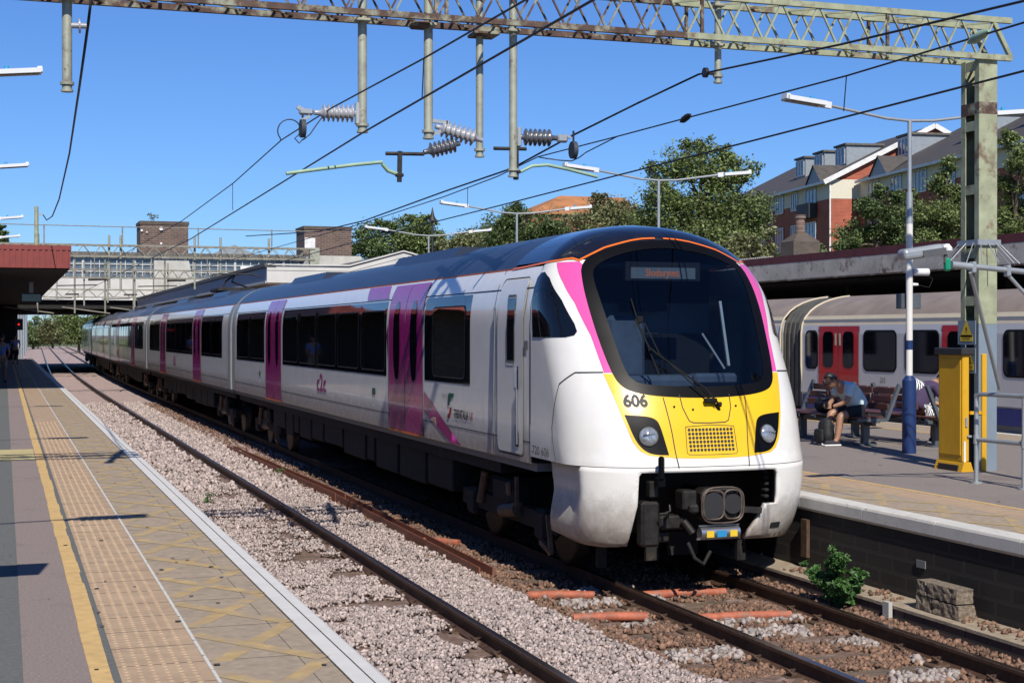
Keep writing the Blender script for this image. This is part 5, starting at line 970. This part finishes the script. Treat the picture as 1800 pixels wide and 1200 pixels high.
tree('broadleaf_tree', 'tallest broadleaf tree, standing behind the train roof right of centre', 62, [(1200,290,45),(1262,300,50),(1150,300,22),(1165,345,42),(1235,258,24),(1205,258,16),(1300,300,30),(1325,300,16),(1185,385,60),(1255,365,62),(1315,375,42),(1140,400,45),(1240,420,60),(1300,425,45),(1275,272,20)], 5, 'leaf2', 36000, .078, .24, 26)
tree('broadleaf_tree', 'olive green tree in front of the orange roofed house, right of its ridge', 86, [(1062,372,34),(1020,398,38),(1090,395,40),(1130,410,38),(1055,348,15),(1105,375,26),(1060,420,45),(1120,440,45)], 5, 'leaf3', 18000, .095, .22)
tree('broadleaf_tree', 'tree left of the orange roofed house behind the third lamp', 95, [(905,388,30),(880,412,36),(950,405,36),(910,364,12),(985,410,34),(925,425,42),(975,430,38)], 5, 'leaf1', 16000, .105, .22)
tree('broadleaf_tree', 'low tree between the canopy gable and the tree by the orange roof', 106, [(820,425,26),(850,412,28),(785,442,24),(835,440,36),(870,435,30)], 5, 'leaf3', 8000, .125, .2)
tree('broadleaf_tree', 'dense dark tree directly right of the plain brick tower', 122, [(648,415,28),(690,402,26),(668,438,36),(630,435,24),(705,440,34),(668,395,14)], 5, 'leaf1', 12000, .13, .22)
tree('broadleaf_tree', 'dark green tree behind the pointed finial post', 116, [(735,398,28),(758,388,14),(745,430,36),(770,425,26),(715,425,30),(722,385,12)], 5, 'leaf2', 10000, .13, .2)
tree('broadleaf_tree', 'leafy tree in front of the red gable of the apartment block', 54, [(1500,415,30),(1530,368,30),(1548,335,15),(1570,390,38),(1545,415,34),(1585,430,34),(1575,345,16),(1490,440,28)], 4.6, 'leaf1', 20000, .065, .14)
tree('broadleaf_tree', 'leafy tree between the near lamp post and the green mast', 50, [(1622,375,36),(1600,345,14),(1662,325,28),(1668,288,16),(1672,380,38),(1640,420,38),(1690,345,26),(1690,420,34),(1610,420,30)], 4.6, 'leaf2', 22000, .06, .14)
tree('broadleaf_tree', 'tree right of the green mast at the right edge', 47, [(1775,245,20),(1795,285,30),(1765,330,28),(1790,375,38),(1760,400,30),(1830,330,40),(1740,420,26),(1800,420,34)], 4.6, 'leaf2', 20000, .06, .14)
tree('twiggy_bush', 'brown twiggy bush left of the brick hut above the train', 58, [(1312,425,26),(1345,440,22),(1285,440,26),(1350,415,14),(1330,452,22)], 4.6, 'leaf3', 2600, .09, .05, 9)
tree('twiggy_bush', 'small bush right of the brick hut', 56, [(1432,440,16),(1450,450,16),(1415,455,12),(1380,455,14)], 4.6, 'leaf1', 1500, .09, .05, 8)
tree('conifer', 'dark conifer top at the left edge behind the lamp heads', 120, [(2,398,7),(4,408,10),(0,422,14)], 0, 'leaf1', 1200, .14, .1, 8)
for bl, lab, m in (([(66,575,22),(48,585,22),(60,592,18)],'distant tree left of the line beyond the bridge','leaf1'),([(90,575,24),(105,585,20),(82,592,18)],'distant tree in the middle of the view under the bridge','leaf3'),([(120,566,22),(140,570,22),(155,575,20),(130,585,20),(150,590,16)],'bright green tree right of the line, just left of the far end of the train','leaf2'),([(175,560,26),(200,565,26)],'distant tree hidden partly by the last carriage','leaf2')):
    tree('broadleaf_tree', lab, 270 if bl[0][0] < 110 else 210, bl+[(x, 596, 14) for x, y, r in bl], -.5, m, 9000, .2, .2, 18)
tree('rooftop_bush', 'scraggly bush growing on top of the left brick tower', 112.5, [(268,381,8),(262,378,5),(275,380,5)], at(268,388,Y=109).z-.1, 'leaf3', 160, .07, .03, 6)
# weed by the right rail
wb = Vector((7.62, 12.5, -.1)); t = thing('weed_plant', 'bushy green weed growing beside the right rail at the foot of the island platform', 'plant', wb); b = MB(); L = []
for i in range(22):
    a = rng.uniform(0, 6.28); l = rng.uniform(.24, .60); q = rng.uniform(.25, 1.0); e = Vector((math.cos(a)*l*q*.55, math.sin(a)*l*q*.9, l*(1.3-q*.6))); m_ = e*.5+Vector((0,0,.06)); b.tube([Vector((0,0,0)), m_, e], .004, 5, rs=[.006,.004,.002])
    for k in range(11): p = (m_.lerp(e, k/9) if k > 3 else Vector((0,0,0)).lerp(m_, .3+k*.2))+Vector(rng.normal(size=3))*.02; L.append((p, .034)) if k > 1 else None
e = Vector((.0,.1,.56)); b.tube([Vector((0,0,0)), Vector((0,.05,.3)), e], .005, 5); L += [(Vector((0,.05,.3)).lerp(e, k/8)+Vector(rng.normal(size=3))*.012, .024) for k in range(9)]
b.build('stems', 'leafw', t); leaves('leaves', L, 1900, .030, 'leafw', t, 5, up=.2)
for (x, y, s, lab) in ((3.1,24.3,.10,'small green tuft in the ballast near the far brown channel'),(5.0,28.5,.12,'small green weed beside the channel under the train side')):
    q = Vector((x, y, -.1)); o = leaves('weed_tuft', [(q+Vector((0,0,s*.5)), s)], 120, .02, 'leafw', None, 5); tag(o, lab, 'plant')
b = MB(); o = leaves('trackside_scrub', [(Vector((x+cvx(y), y, .3)), rng.uniform(.8,1.6)) for y in np.arange(145, 300, 3) for x in (-3.5, 12.5, 15)], 9000, .3, 'leaf3', None, 5); struct(o, 'stuff')
# ------------------------------------------------------------ underground train
UX = 16.65
UT = thing('underground_train', 'white underground train with red doors and grey roof beyond the island platform', 'train', (UX+1.45, 29, 0)); 
def uside(z): return 0 if z < 2.6 else 1.46*(1-(1-max(0,((z-2.6)/.84))**2.3)**.5) if z < 3.44 else 1.46
def up(y, z, off): return Vector((-1.46+uside(z)-off+(.06 if z < 1.3 else 0), y, z))
def ucar(y0, y1, doors, wins, nm):
    zs = [1.0,1.25,1.32,1.9,2.4,2.6,2.78]; rz = [2.98]+[2.98+(3.44-2.98)*(1-(1-i/12)**2) for i in range(1, 13)]
    b = MB()
    for k, Z in enumerate((zs, [2.78, 2.88, 2.98], rz)):
        b.k = k
        for s in (1, -1): vs = [(s*up(y, z, 0).x, y, z) for y in (y0, y1) for z in Z]; n = len(Z); b.add(vs, [(i, i+1, n+i+1, n+i) for i in range(n-1)], k == 2)
    b.k = 3; b.box(-1.42, 1.42, y0+.01, y1-.01, 1.0, 2.9); b.box(-1.38, 1.38, y0+.05, y1-.05, .45, 1.0); b.k = 4; b.box(-1.475, -1.45, y0+.1, y1-.1, .98, 1.27)
    me = b.build(nm, ['uwhite','ucream','uroof','ugrey','ublue'], UT)
    for d in doors:
        for k in range(2):
            a = d+.8*k; patch('door', [(a+.01,1.2),(a+.79,1.2),(a+.79,2.755),(a+.01,2.755)], up, 'ured', me, .3, [], .012)
            patch('door_window', rrect(a+.19, a+.60, 1.88, 2.64, .12), up, 'dglass', me, .3, [], .018); patch('door_notice', rrect(a+(.04 if k else .67), a+(.12 if k else .75), 2.35, 2.6, .01), up, 'ucream', me, .3, [], .02)
        b = MB(); [b.add([up(q, z, .016) for z in (1.2, 2.75) for q in (x-.008, x+.008)], [(0,1,3,2)]) for x in (d, d+.8, d+1.6)]; b.build('door_seal', 'seam', me)
    for a, c in wins: patch('window_frame', rrect(a-.04, c+.04, 1.83, 2.67, .14), up, 'rubber', me, .3, [], .008); patch('window', rrect(a, c, 1.87, 2.63, .12), up, 'dglass', me, .3, [], .014)
    b = MB()
    for i in range(int((y1-y0)/1.4)): y = y0+.7+i*1.4; b.box(-1.0,-.85,y,y+.5,3.18,3.22)
    b.builds('roof_vent', 'darkin', me); b = MB(); [b.cyl((-1.3,y,.42),(-1.36,y,.42),.4,.4,20) for y in (y0+2.2,y0+4.2,y1-4.2,y1-2.2)]; b.builds('wheel', 'dmetal', me); return me
u1 = ucar(11.5, 28.96, [26.6, 22.15, 17.7, 13.2], [(28.27,28.72),(25.27,26.4),(23.86,24.92),(20.8,21.9),(19.4,20.5),(16.3,17.4)], 'underground_carriage')
u2 = ucar(29.85, 47, [31.3, 36], [(30.1,30.6),(33.2,34.3),(34.6,35.7)], 'underground_carriage')
b = MB()
for i in range(9): y = 28.98+.1*i; pr = [(-1.40+uside(z)*.96+.02*(i%2), z) for z in (1.0,1.9,2.6,2.85,3.05,3.22,3.34,3.40)]; pr += [(-x, z) for x, z in pr[::-1]]; b.prism(pr, y, y+.085)
b.build('gangway_bellows', 'bell', UT)
b = MB(); 
for y in (28.93, 29.86): b.tube([up(y, z, .01) for z in (1.1,1.9,2.6,2.8,2.95,3.1,3.2,3.28,3.34,3.38,3.41,3.43)], .025, 6)
b.builds('car_end_edge', 'ucream', UT)
text('car_number', '215', .15, 'ink', lambda u, v: up(25.72-u, 1.66+v, .01)+Vector((0,0,0)), u1, .85)
for o in UT.children: o.location.y = -29
# ------------------------------------------------------------ benches
def bench(label, x, y, rz, L=2.6, grp='platform benches'):
    t = thing('platform_bench', label, 'bench', (x, y, IZ), grp, rz=rz)      # local: sits facing -x, runs along y
    for k in range(4): MB().bbox((-.40+.115*k, L/2, .44), (.10, L, .03), .008).build('seat_slat', 'wood', t)
    for k in range(3):
        z = .60+.12*k; xx = .10+.06*k
        for j in range(int(L/.62)): MB().bbox((xx, .33+.62*j, z), (.03, .56, .10), .008).build('back_slat', 'wood', t)
    for y_ in (.03, L/2, L-.03):
        b = MB(); b.bar((-.45,y_,.41),(.06,y_,.40),.05,.05,up=(0,1,0)); b.bar((.05,y_,.40),(.28,y_,.94),.05,.06,up=(0,1,0)); b.build('frame', 'bleg', t)
    for y_ in (.35, L-.35): MB().bbox((-.12,y_,.2),(.12,.10,.4),.01).bbox((-.12,y_,.01),(.3,.2,.02),.005).bbox((-.12,y_,.37),(.5,.1,.06),.01).build('leg', 'bleg', t)
    MB().bar((-.12,.1,.34),(-.12,L-.1,.34),.07).build('beam', 'bleg', t); return t
bench('dark red slatted bench with the seated man on it, facing the white train', 12.72, 19.62, 0)
bench('dark red slatted bench back to back behind the man, facing the underground train', 13.35, 22.0, math.pi, 3.0)
bench('dark red slatted bench farther along behind the nose of the white train', 12.72, 23.4, 0, 2.4)
# ------------------------------------------------------------ man on the bench
def limb(nm, pts, m, parent, sub=2): return skin(nm, pts, [(i, i+1) for i in range(len(pts)-1)], m, parent, sub)
def hand(c, d, side, parent, r=.011, curl=.5):
    """palm with four fingers and a thumb reaching along d"""
    d = Vector(d).normalized(); s = Vector(side).normalized(); n = d.cross(s); out = []
    for k in range(4):
        o = c+d*.05+s*(.028-.019*k); l = (.066,.074,.07,.055)[k]; p1 = o+d*l*.45; p2 = p1+(d*(1-curl)+n*curl)*l*.4; limb('finger', [(tuple(c+s*(.02-.014*k)), .012), (tuple(o), .010), (tuple(p1), .009), (tuple(p2), .007)], 'skin', parent, 1)
    limb('thumb', [(tuple(c+s*.02), .013), (tuple(c+s*.045+d*.03), .011), (tuple(c+s*.05+d*.065), .008)], 'skin', parent, 1)
def head(parent, c, f, r=.095, hair='hair', beard=False, glasses=False, tilt=.0):
    """head: f is the unit direction the face looks"""
    f = Vector(f).normalized(); u = Vector((0,0,1)); rt = f.cross(u).normalized(); u = rt.cross(f).normalized(); bm = bmesh.new(); bmesh.ops.create_uvsphere(bm, u_segments=24, v_segments=16, radius=1)
    def sh(v, k=1.0):
        x, y, z = v; q = c+rt*(x*.078*k*(1-.12*max(0,-z)))+u*(z*.118*k)+f*(y*.098*k); 
        if z < -.2: q += f*(.018*(-z))
        return q
    vs = [v.co.copy() for v in bm.verts]
    for v in bm.verts:
        p = v.co; q = sh(p)
        if p.y > .8 and abs(p.x) < .22 and -.35 < p.z < .12: q += f*.022*(1-abs(p.x)/.22)*(.6-p.z)
        if p.y > .75 and .22 < abs(p.x) < .5 and -.02 < p.z < .22: q -= f*.008
        v.co = q
    me = bpy.data.meshes.new('head'); bm.to_mesh(me); bm.free(); me.materials.append(M['skin']); [setattr(p, 'use_smooth', True) for p in me.polygons]; put(bpy.data.objects.new('head', me), parent)
    bm = bmesh.new(); bmesh.ops.create_uvsphere(bm, u_segments=24, v_segments=16, radius=1); dl = [v for v in bm.verts if (v.co.y > .35 and v.co.z < .62) or v.co.z < -.35 or (v.co.y > -.05 and v.co.z < .15)]
    bmesh.ops.delete(bm, geom=dl, context='VERTS')
    for v in bm.verts: p = v.co.copy(); v.co = sh(p, 1.13+.05*mnoise(p*5))+u*.006
    me = bpy.data.meshes.new('hair'); bm.to_mesh(me); bm.free(); me.materials.append(M[hair]); [setattr(p, 'use_smooth', True) for p in me.polygons]; o = put(bpy.data.objects.new('hair', me), parent); md = o.modifiers.new('s', 'SOLIDIFY'); md.thickness = .012
    for s in (-1, 1):
        b = MB(); b.tube([c+rt*s*.078-f*.005+u*.025, c+rt*s*.090-f*.01+u*.0, c+rt*s*.079-f*.0-u*.03], .01, 6, rs=[.010,.013,.008]); b.build('ear', 'skin', parent)
        b = MB(); e = c+rt*s*.032+f*.087+u*.012; b.tube([e-rt*.012, e, e+rt*.012], .006, 6, rs=[.003,.007,.003]); b.build('eye', 'ink', parent)
    b = MB(); e = c+f*.098-u*.052; b.tube([e-rt*.022, e+f*.004, e+rt*.022], .004, 5, rs=[.002,.005,.002]); b.build('mouth', 'inkr' if 0 else 'wood', parent)
    if glasses:
        b = MB()
        for s in (-1, 1): q = c+rt*s*.034+f*.106+u*.012; b.tube([q+rt*.025*math.cos(a)+u*.017*math.sin(a) for a in [i*math.pi/6 for i in range(13)]], .0035, 5); b.tube([q+rt*s*.025, c+rt*s*.088+f*.0+u*.015], .0035, 5)
        b.build('glasses', 'ink', parent)
def sitting(label, base, fx, shirt, legs, glasses=True, arms='phone', zt=IZ, zskin=True):
    """seated figure at base (x,y on the seat), facing fx (-1: towards the white train)"""
    t = thing('person', label, 'person', (base[0], base[1], zt)); S = lambda x, y, z: (fx*x, y*fx*-1 if 0 else y, z)
    body = [(S(.0,0,.54),.12),(S(.07,0,.66),.115),(S(.18,0,.79),.12),(S(.28,0,.885),.105),(S(.36,0,.96),.06),(S(.42,0,.99),.055)]
    E = [(0,1),(1,2),(2,3),(3,4),(4,5)]
    def add(p, r, a): body.append((p, r)); E.append((a, len(body)-1)); return len(body)-1
    for s in (-1, 1):
        k = add(S(.12,s*.11,.52),.085,0); k = add(S(.42,s*.13+(.04 if s > 0 else 0),.49-(.03 if s < 0 else 0)),.068,k); k2 = add(S(.44,s*.13,.28),.058,k); k3 = add(S(.40 if s > 0 else .48,s*.13,.09),.04,k2); add(S(.46 if s > 0 else .54,s*.13,.05),.036,k3)
        k = add(S(.27,s*.18,.88),.06,3); k = add(S(.36,s*.22,.68),.043,k); add(S(.52,s*.07,.60),.03,k)
    skin('body', body, E, 'skin', t, 2)
    sh = [(S(-.02,0,.54),.175),(S(.05,0,.66),.172),(S(.16,0,.80),.176),(S(.26,0,.90),.158),(S(.33,0,.945),.095)]; es = [(0,1),(1,2),(2,3),(3,4)]
    for s in (-1, 1): sh.append((S(.27,s*.17,.89),.078)); es.append((3, len(sh)-1)); sh.append((S(.33,s*.215,.74),.068)); es.append((len(sh)-2, len(sh)-1))
    skin('shirt', sh, es, shirt, t, 2)
    so_ = [(S(-.03,0,.50),.175)]; eo = []
    for s in (-1, 1): so_.append((S(.10,s*.11,.51),.125)); eo.append((0, len(so_)-1)); so_.append((S(.34,s*.13,.50),.10)); eo.append((len(so_)-2, len(so_)-1))
    skin('shorts', so_, eo, legs, t, 2)
    for s in (-1, 1):
        x0 = .40 if s > 0 else .48; b = MB(); b.bbox(S(x0+.08,s*.13,.055), (.27,.095,.07), .03); o = b.build('shoe', 'shoe', t); b = MB(); b.bbox(S(x0+.085,s*.13,.015), (.29,.10,.03), .012); b.build('sole', 'sole', o)
    hc = Vector(S(.50,0,1.0)); head(t, hc, (fx*.75, 0, -.62), glasses=glasses)
    if arms == 'phone':
        for s in (-1, 1): hand(Vector(S(.53,s*.06,.60)), (fx*.8,-s*.5,.1), (0,0,1) if s > 0 else (0,0,1), t)
        b = MB(); b.bbox(S(.60,0,.63), (.02,.15,.08), .005); b.build('phone', 'ink', t)
    else:
        for s in (-1, 1): hand(Vector(S(.53,s*.08,.58)), (fx*.6,-s*.3,-.5), (0,1,0), t)
    return t
man = sitting('man in a pale blue T-shirt and dark shorts bending over his phone on the bench', (12.55, 20.05), -1, 'shirt', 'shorts')
b = MB(); b.bbox((-.42,.02,.80),(.02,.14,.2),.008) if 0 else None
w2 = sitting('person in purple top and striped trousers, half hidden behind the yellow case', (13.42, 19.85), 1, 'purple', 'zebra', False, 'rest')
MB().tube([(-.02,.02,.98),(.10,.0,.86),(.22,-.02,.74),(.24,-.04,.62)],.1,12,rs=[.07,.115,.12,.09]).build('striped_scarf', 'zebra', w2)
# bags
def soft(o):
    s = o.modifiers.new('s', 'SUBSURF'); s.render_levels = 3; s.levels = 3; d = o.modifiers.new('d', 'DISPLACE'); x = bpy.data.textures.new('folds', 'CLOUDS'); x.noise_scale = .09; d.texture = x; d.strength = .03; [setattr(p, 'use_smooth', True) for p in o.data.polygons]
t = thing('backpack', 'black backpack standing on the platform between the man\'s feet', 'backpack', (12.02, 20.16, IZ)); b = MB(); b.bbox((0,0,.21), (.22,.30,.44), .08); soft(b.build('bag_body', 'bag', t)); soft(MB().bbox((-.12,0,.15),(.08,.24,.22),.03).build('front_pocket', 'bag', t)); MB().tube([(.12,-.08,.42),(.19,-.08,.3),(.13,-.08,.08)],.014,6).tube([(.12,.08,.42),(.19,.08,.3),(.13,.08,.08)],.014,6).builds('strap', 'bag', t); MB().cyl((-.05,.19,.06),(-.05,.19,.22),.035,.03,12).build('bottle', 'galv', t)
t = thing('sports_bag', 'dark blue sports bag lying on the bench left of the man', 'bag', (12.5, 20.9, IZ+.455)); b = MB(); b.tube([(0,-.26,.12),(0,-.22,.12),(0,.22,.12),(0,.26,.12)],.12,12,rs=[.06,.12,.12,.06]); b.build('bag_body', 'shorts', t); b = MB(); b.tube([(-.1,-.14,.18),(-.1,-.08,.30),(-.1,.08,.30),(-.1,.14,.18)],.01,6); b.build('handle', 'shirtg', t)
# ------------------------------------------------------------ yellow case, railing, camera arm
A = at(1692, 829, Z=IZ); zt = at(1690, 622, Y=A.y).z
t = thing('yellow_case', 'tall yellow ramp case with a black cap and feet standing before the mast', 'case', (A.x, A.y, IZ)); h = zt-IZ; dy = at(1649, 822, X=A.x).y-A.y
MB().bbox((.05,dy/2,h/2+.06),(.10,dy,h-.12),.012).build('case_body', 'ybox', t)
MB().bbox((-.004,dy/2,h/2+.07),(.012,dy-.07,h-.26),.004).build('side_panel', 'ybox', t)
MB().bbox((.06,dy/2,h+.03),(.2,dy+.08,.09),.012).build('black_cap', 'ink', t); MB().prism([(-.04,0),(.14,0),(.10,.12),(0,.12)],-.03,dy+.03).build('foot', 'ybox', t); MB().bbox((-.03,dy/2,.04),(.02,dy-.1,.08),.004).build('black_foot_panel', 'ink', t)
b = MB(); b.bbox((.30,.0,h/2),(.07,.07,h),.006); b.bar((.1,0,h*.5),(.3,0,h*.5),.04); b.build('post', 'ybox', t); MB().bbox((.05,-.008,h*.42),(.03,.02,.12),.005).bbox((.09,-.012,h*.30),(.06,.03,.03),.005).build('latch', 'galv', t); MB().bbox((.03,-.004,h*.17),(.03,.006,.26),.002).build('white_label', 'wht', t)
A = at(1716, 849, Z=IZ); B = at(1800, 860, Z=IZ); d = B-A; t = thing('pipe_railing', 'grey pipe railing standing at the right edge in front of the mast', 'railing', (A.x, A.y, IZ)); z1 = at(1716,692,Y=A.y).z-IZ; z2 = at(1716,772,Y=A.y).z-IZ
def rp(u, z): return Vector((d.x*u, d.y*u, z))
MB().tube([rp(0,0),rp(0,z1-.06),rp(.03,z1-.015),rp(.09,z1),rp(2.2,z1)],.026,10).build('top_rail', 'galv', t); MB().tube([rp(0,z2),rp(2.2,z2)],.026,10).build('middle_rail', 'galv', t)
for u in (0,1,2): MB().cyl(rp(u,0),rp(u,z1),.026,.026,12).cyl(rp(u,0),rp(u,.02),.07,.07,14).build('post', 'galv', t); MB().cyl(rp(u,z2-.05),rp(u,z2+.05),.035,.035,12).build('clamp', 'galv', t)
CY = 13.2
def Q(px, py, Y=CY): return at(px, py, Y=Y)
o_ = Vector((Q(1925,485).x, CY, IZ)); t = thing('camera_arm', 'grey pipe arm carrying a large security camera, reaching in from the right edge', 'camera arm', o_); 
def ub(b, nm, m): return b.build(nm, m, t, o_)
ub(MB().cyl(Q(1677,465), Q(1925,490), .030, .030, 12), 'arm_pipe', 'galv'); ub(MB().cyl(o_, Vector((o_.x, CY, 3.4)), .05, .05, 12), 'post', 'galv'); ub(MB().cyl(Q(1672,465),Q(1712,469),.038,.038,12), 'arm_sleeve', 'galv')
for px in (1710, 1771): ub(MB().bbox(Q(px,470 if px < 1740 else 476),(.05,.08,.12),.01), 'pipe_clamp', 'galv')
ub(MB().cyl(Q(1706,478), at(1757,683,Y=14.0), .022, .022, 10), 'brace', 'galv'); ub(MB().cyl(Q(1771,482), Q(1850,570), .02, .02, 10), 'brace', 'galv')
a_ = Q(1583,449); c_ = Q(1655,438); dd = (c_-a_).normalized(); b = MB(); b.bar(a_, c_, .16, .12); h_ = ub(b, 'camera_housing', 'galv'); md = h_.modifiers.new('b', 'BEVEL'); md.width = .04; md.segments = 3
ub(MB().bar(a_+dd*.22+Vector((0,-.083,-.02)), c_+dd*.0+Vector((0,-.083,-.02)), .015, .07), 'camera_side_glass', 'lampl'); ub(MB().bbox(c_+Vector((.05,0,.0)),(.12,.15,.11),.04), 'camera_rear', 'wht'); ub(MB().cyl(c_+Vector((.05,0,-.04)), Q(1662,462), .02, .02, 8), 'camera_cable', 'shirtg'); ub(MB().bbox(Q(1665,465),(.06,.08,.14),.02), 'green_marker', 'teal')
lp = [o for o in sc.objects if o.get('category') == 'lamp'][0]; lz = lambda py: at(1590, py, Y=18.4).z-IZ
MB().tube([(.05,-.03,lz(478)),(.28,-.05,lz(478))],.055,12,rs=[.05,.055]).build('small_camera', 'wht', lp); MB().tube([(.26,-.05,lz(482)),(.36,-.05,lz(490)),(.30,-.05,lz(505)),(.08,-.03,lz(500))],.008,6).build('camera_cable', 'rubber', lp); MB().cyl((.03,-.03,lz(500)),(.12,-.03,lz(500)),.025,.02,10).build('cable_gland', 'wht', lp)
MB().bbox((.04,.08,lz(529)),(.40,.04,.22),.008).build('notice_frame', 'bleg', lp); MB().cyl((0,0,lz(614)),(0,0,lz(598)),.052,.052,14).build('pole_sign_band', 'poleb', lp)
# ------------------------------------------------------------ people on the left platform
def standing(label, x, y, z, h, shirt, legs, fy=1, hairm='hair'):
    k = h/1.75; t = thing('person', label, 'person', (x, y, z)); body = [((0,0,.93*k),.14*k),((0,0,1.15*k),.125*k),((0,0,1.36*k),.14*k),((0,0,1.47*k),.06*k),((0,0,1.53*k),.05*k)]; E = [(0,1),(1,2),(2,3),(3,4)]
    def add(p, r, a): body.append((p, r*k)); E.append((a, len(body)-1)); return len(body)-1
    for s in (-1, 1):
        q = add((s*.10,0,.86*k),.085,0); q = add((s*.11,.02*s,.48*k),.06,q); q = add((s*.11,.05*s,.09*k),.04,q); add((s*.11,.05*s+.1*fy,.05*k),.035,q)
        q = add((s*.19,0,1.38*k),.055,2); q = add((s*.25,.0,1.10*k),.042,q); q = add((s*.20,.12*fy,.95*k),.03,q); add((s*.19,.18*fy,.93*k),.025,q)
    skin('body', body, E, 'skin', t, 2); sh = [((0,0,.92*k),.155*k),((0,0,1.15*k),.145*k),((0,0,1.37*k),.155*k)]; es = [(0,1),(1,2)]
    for s in (-1, 1): sh.append(((s*.19,0,1.38*k),.075*k)); es.append((2,len(sh)-1)); sh.append(((s*.235,0,1.18*k),.065*k)); es.append((len(sh)-2,len(sh)-1))
    skin('shirt', sh, es, shirt, t, 2); so_ = [((0,0,.92*k),.15*k)]; eo = []
    for s in (-1, 1): so_.append(((s*.10,0,.80*k),.105*k)); eo.append((0,len(so_)-1)); so_.append(((s*.11,.01,.52*k),.09*k)); eo.append((len(so_)-2,len(so_)-1))
    skin('shorts', so_, eo, legs, t, 2); head(t, Vector((0,.01,1.64*k)), (0,fy,-.1), hair=hairm)
    for s in (-1, 1): MB().bbox((s*.11,.05*s+.06*fy,.04),(.09,.25,.08),.03).build('shoe', 'shoe', t)
    return t
q = at(6, 672, Z=PZ); standing('person in a blue top and khaki shorts at the left edge of the shaded platform', q.x-.05, q.y, PZ, 1.66, 'bluecl', 'khaki')
q = at(27, 640, Z=PZ); standing('person in a pale blue shirt and dark shorts walking away under the left canopy', q.x, q.y, PZ, 1.66, 'bluecl', 'shorts')
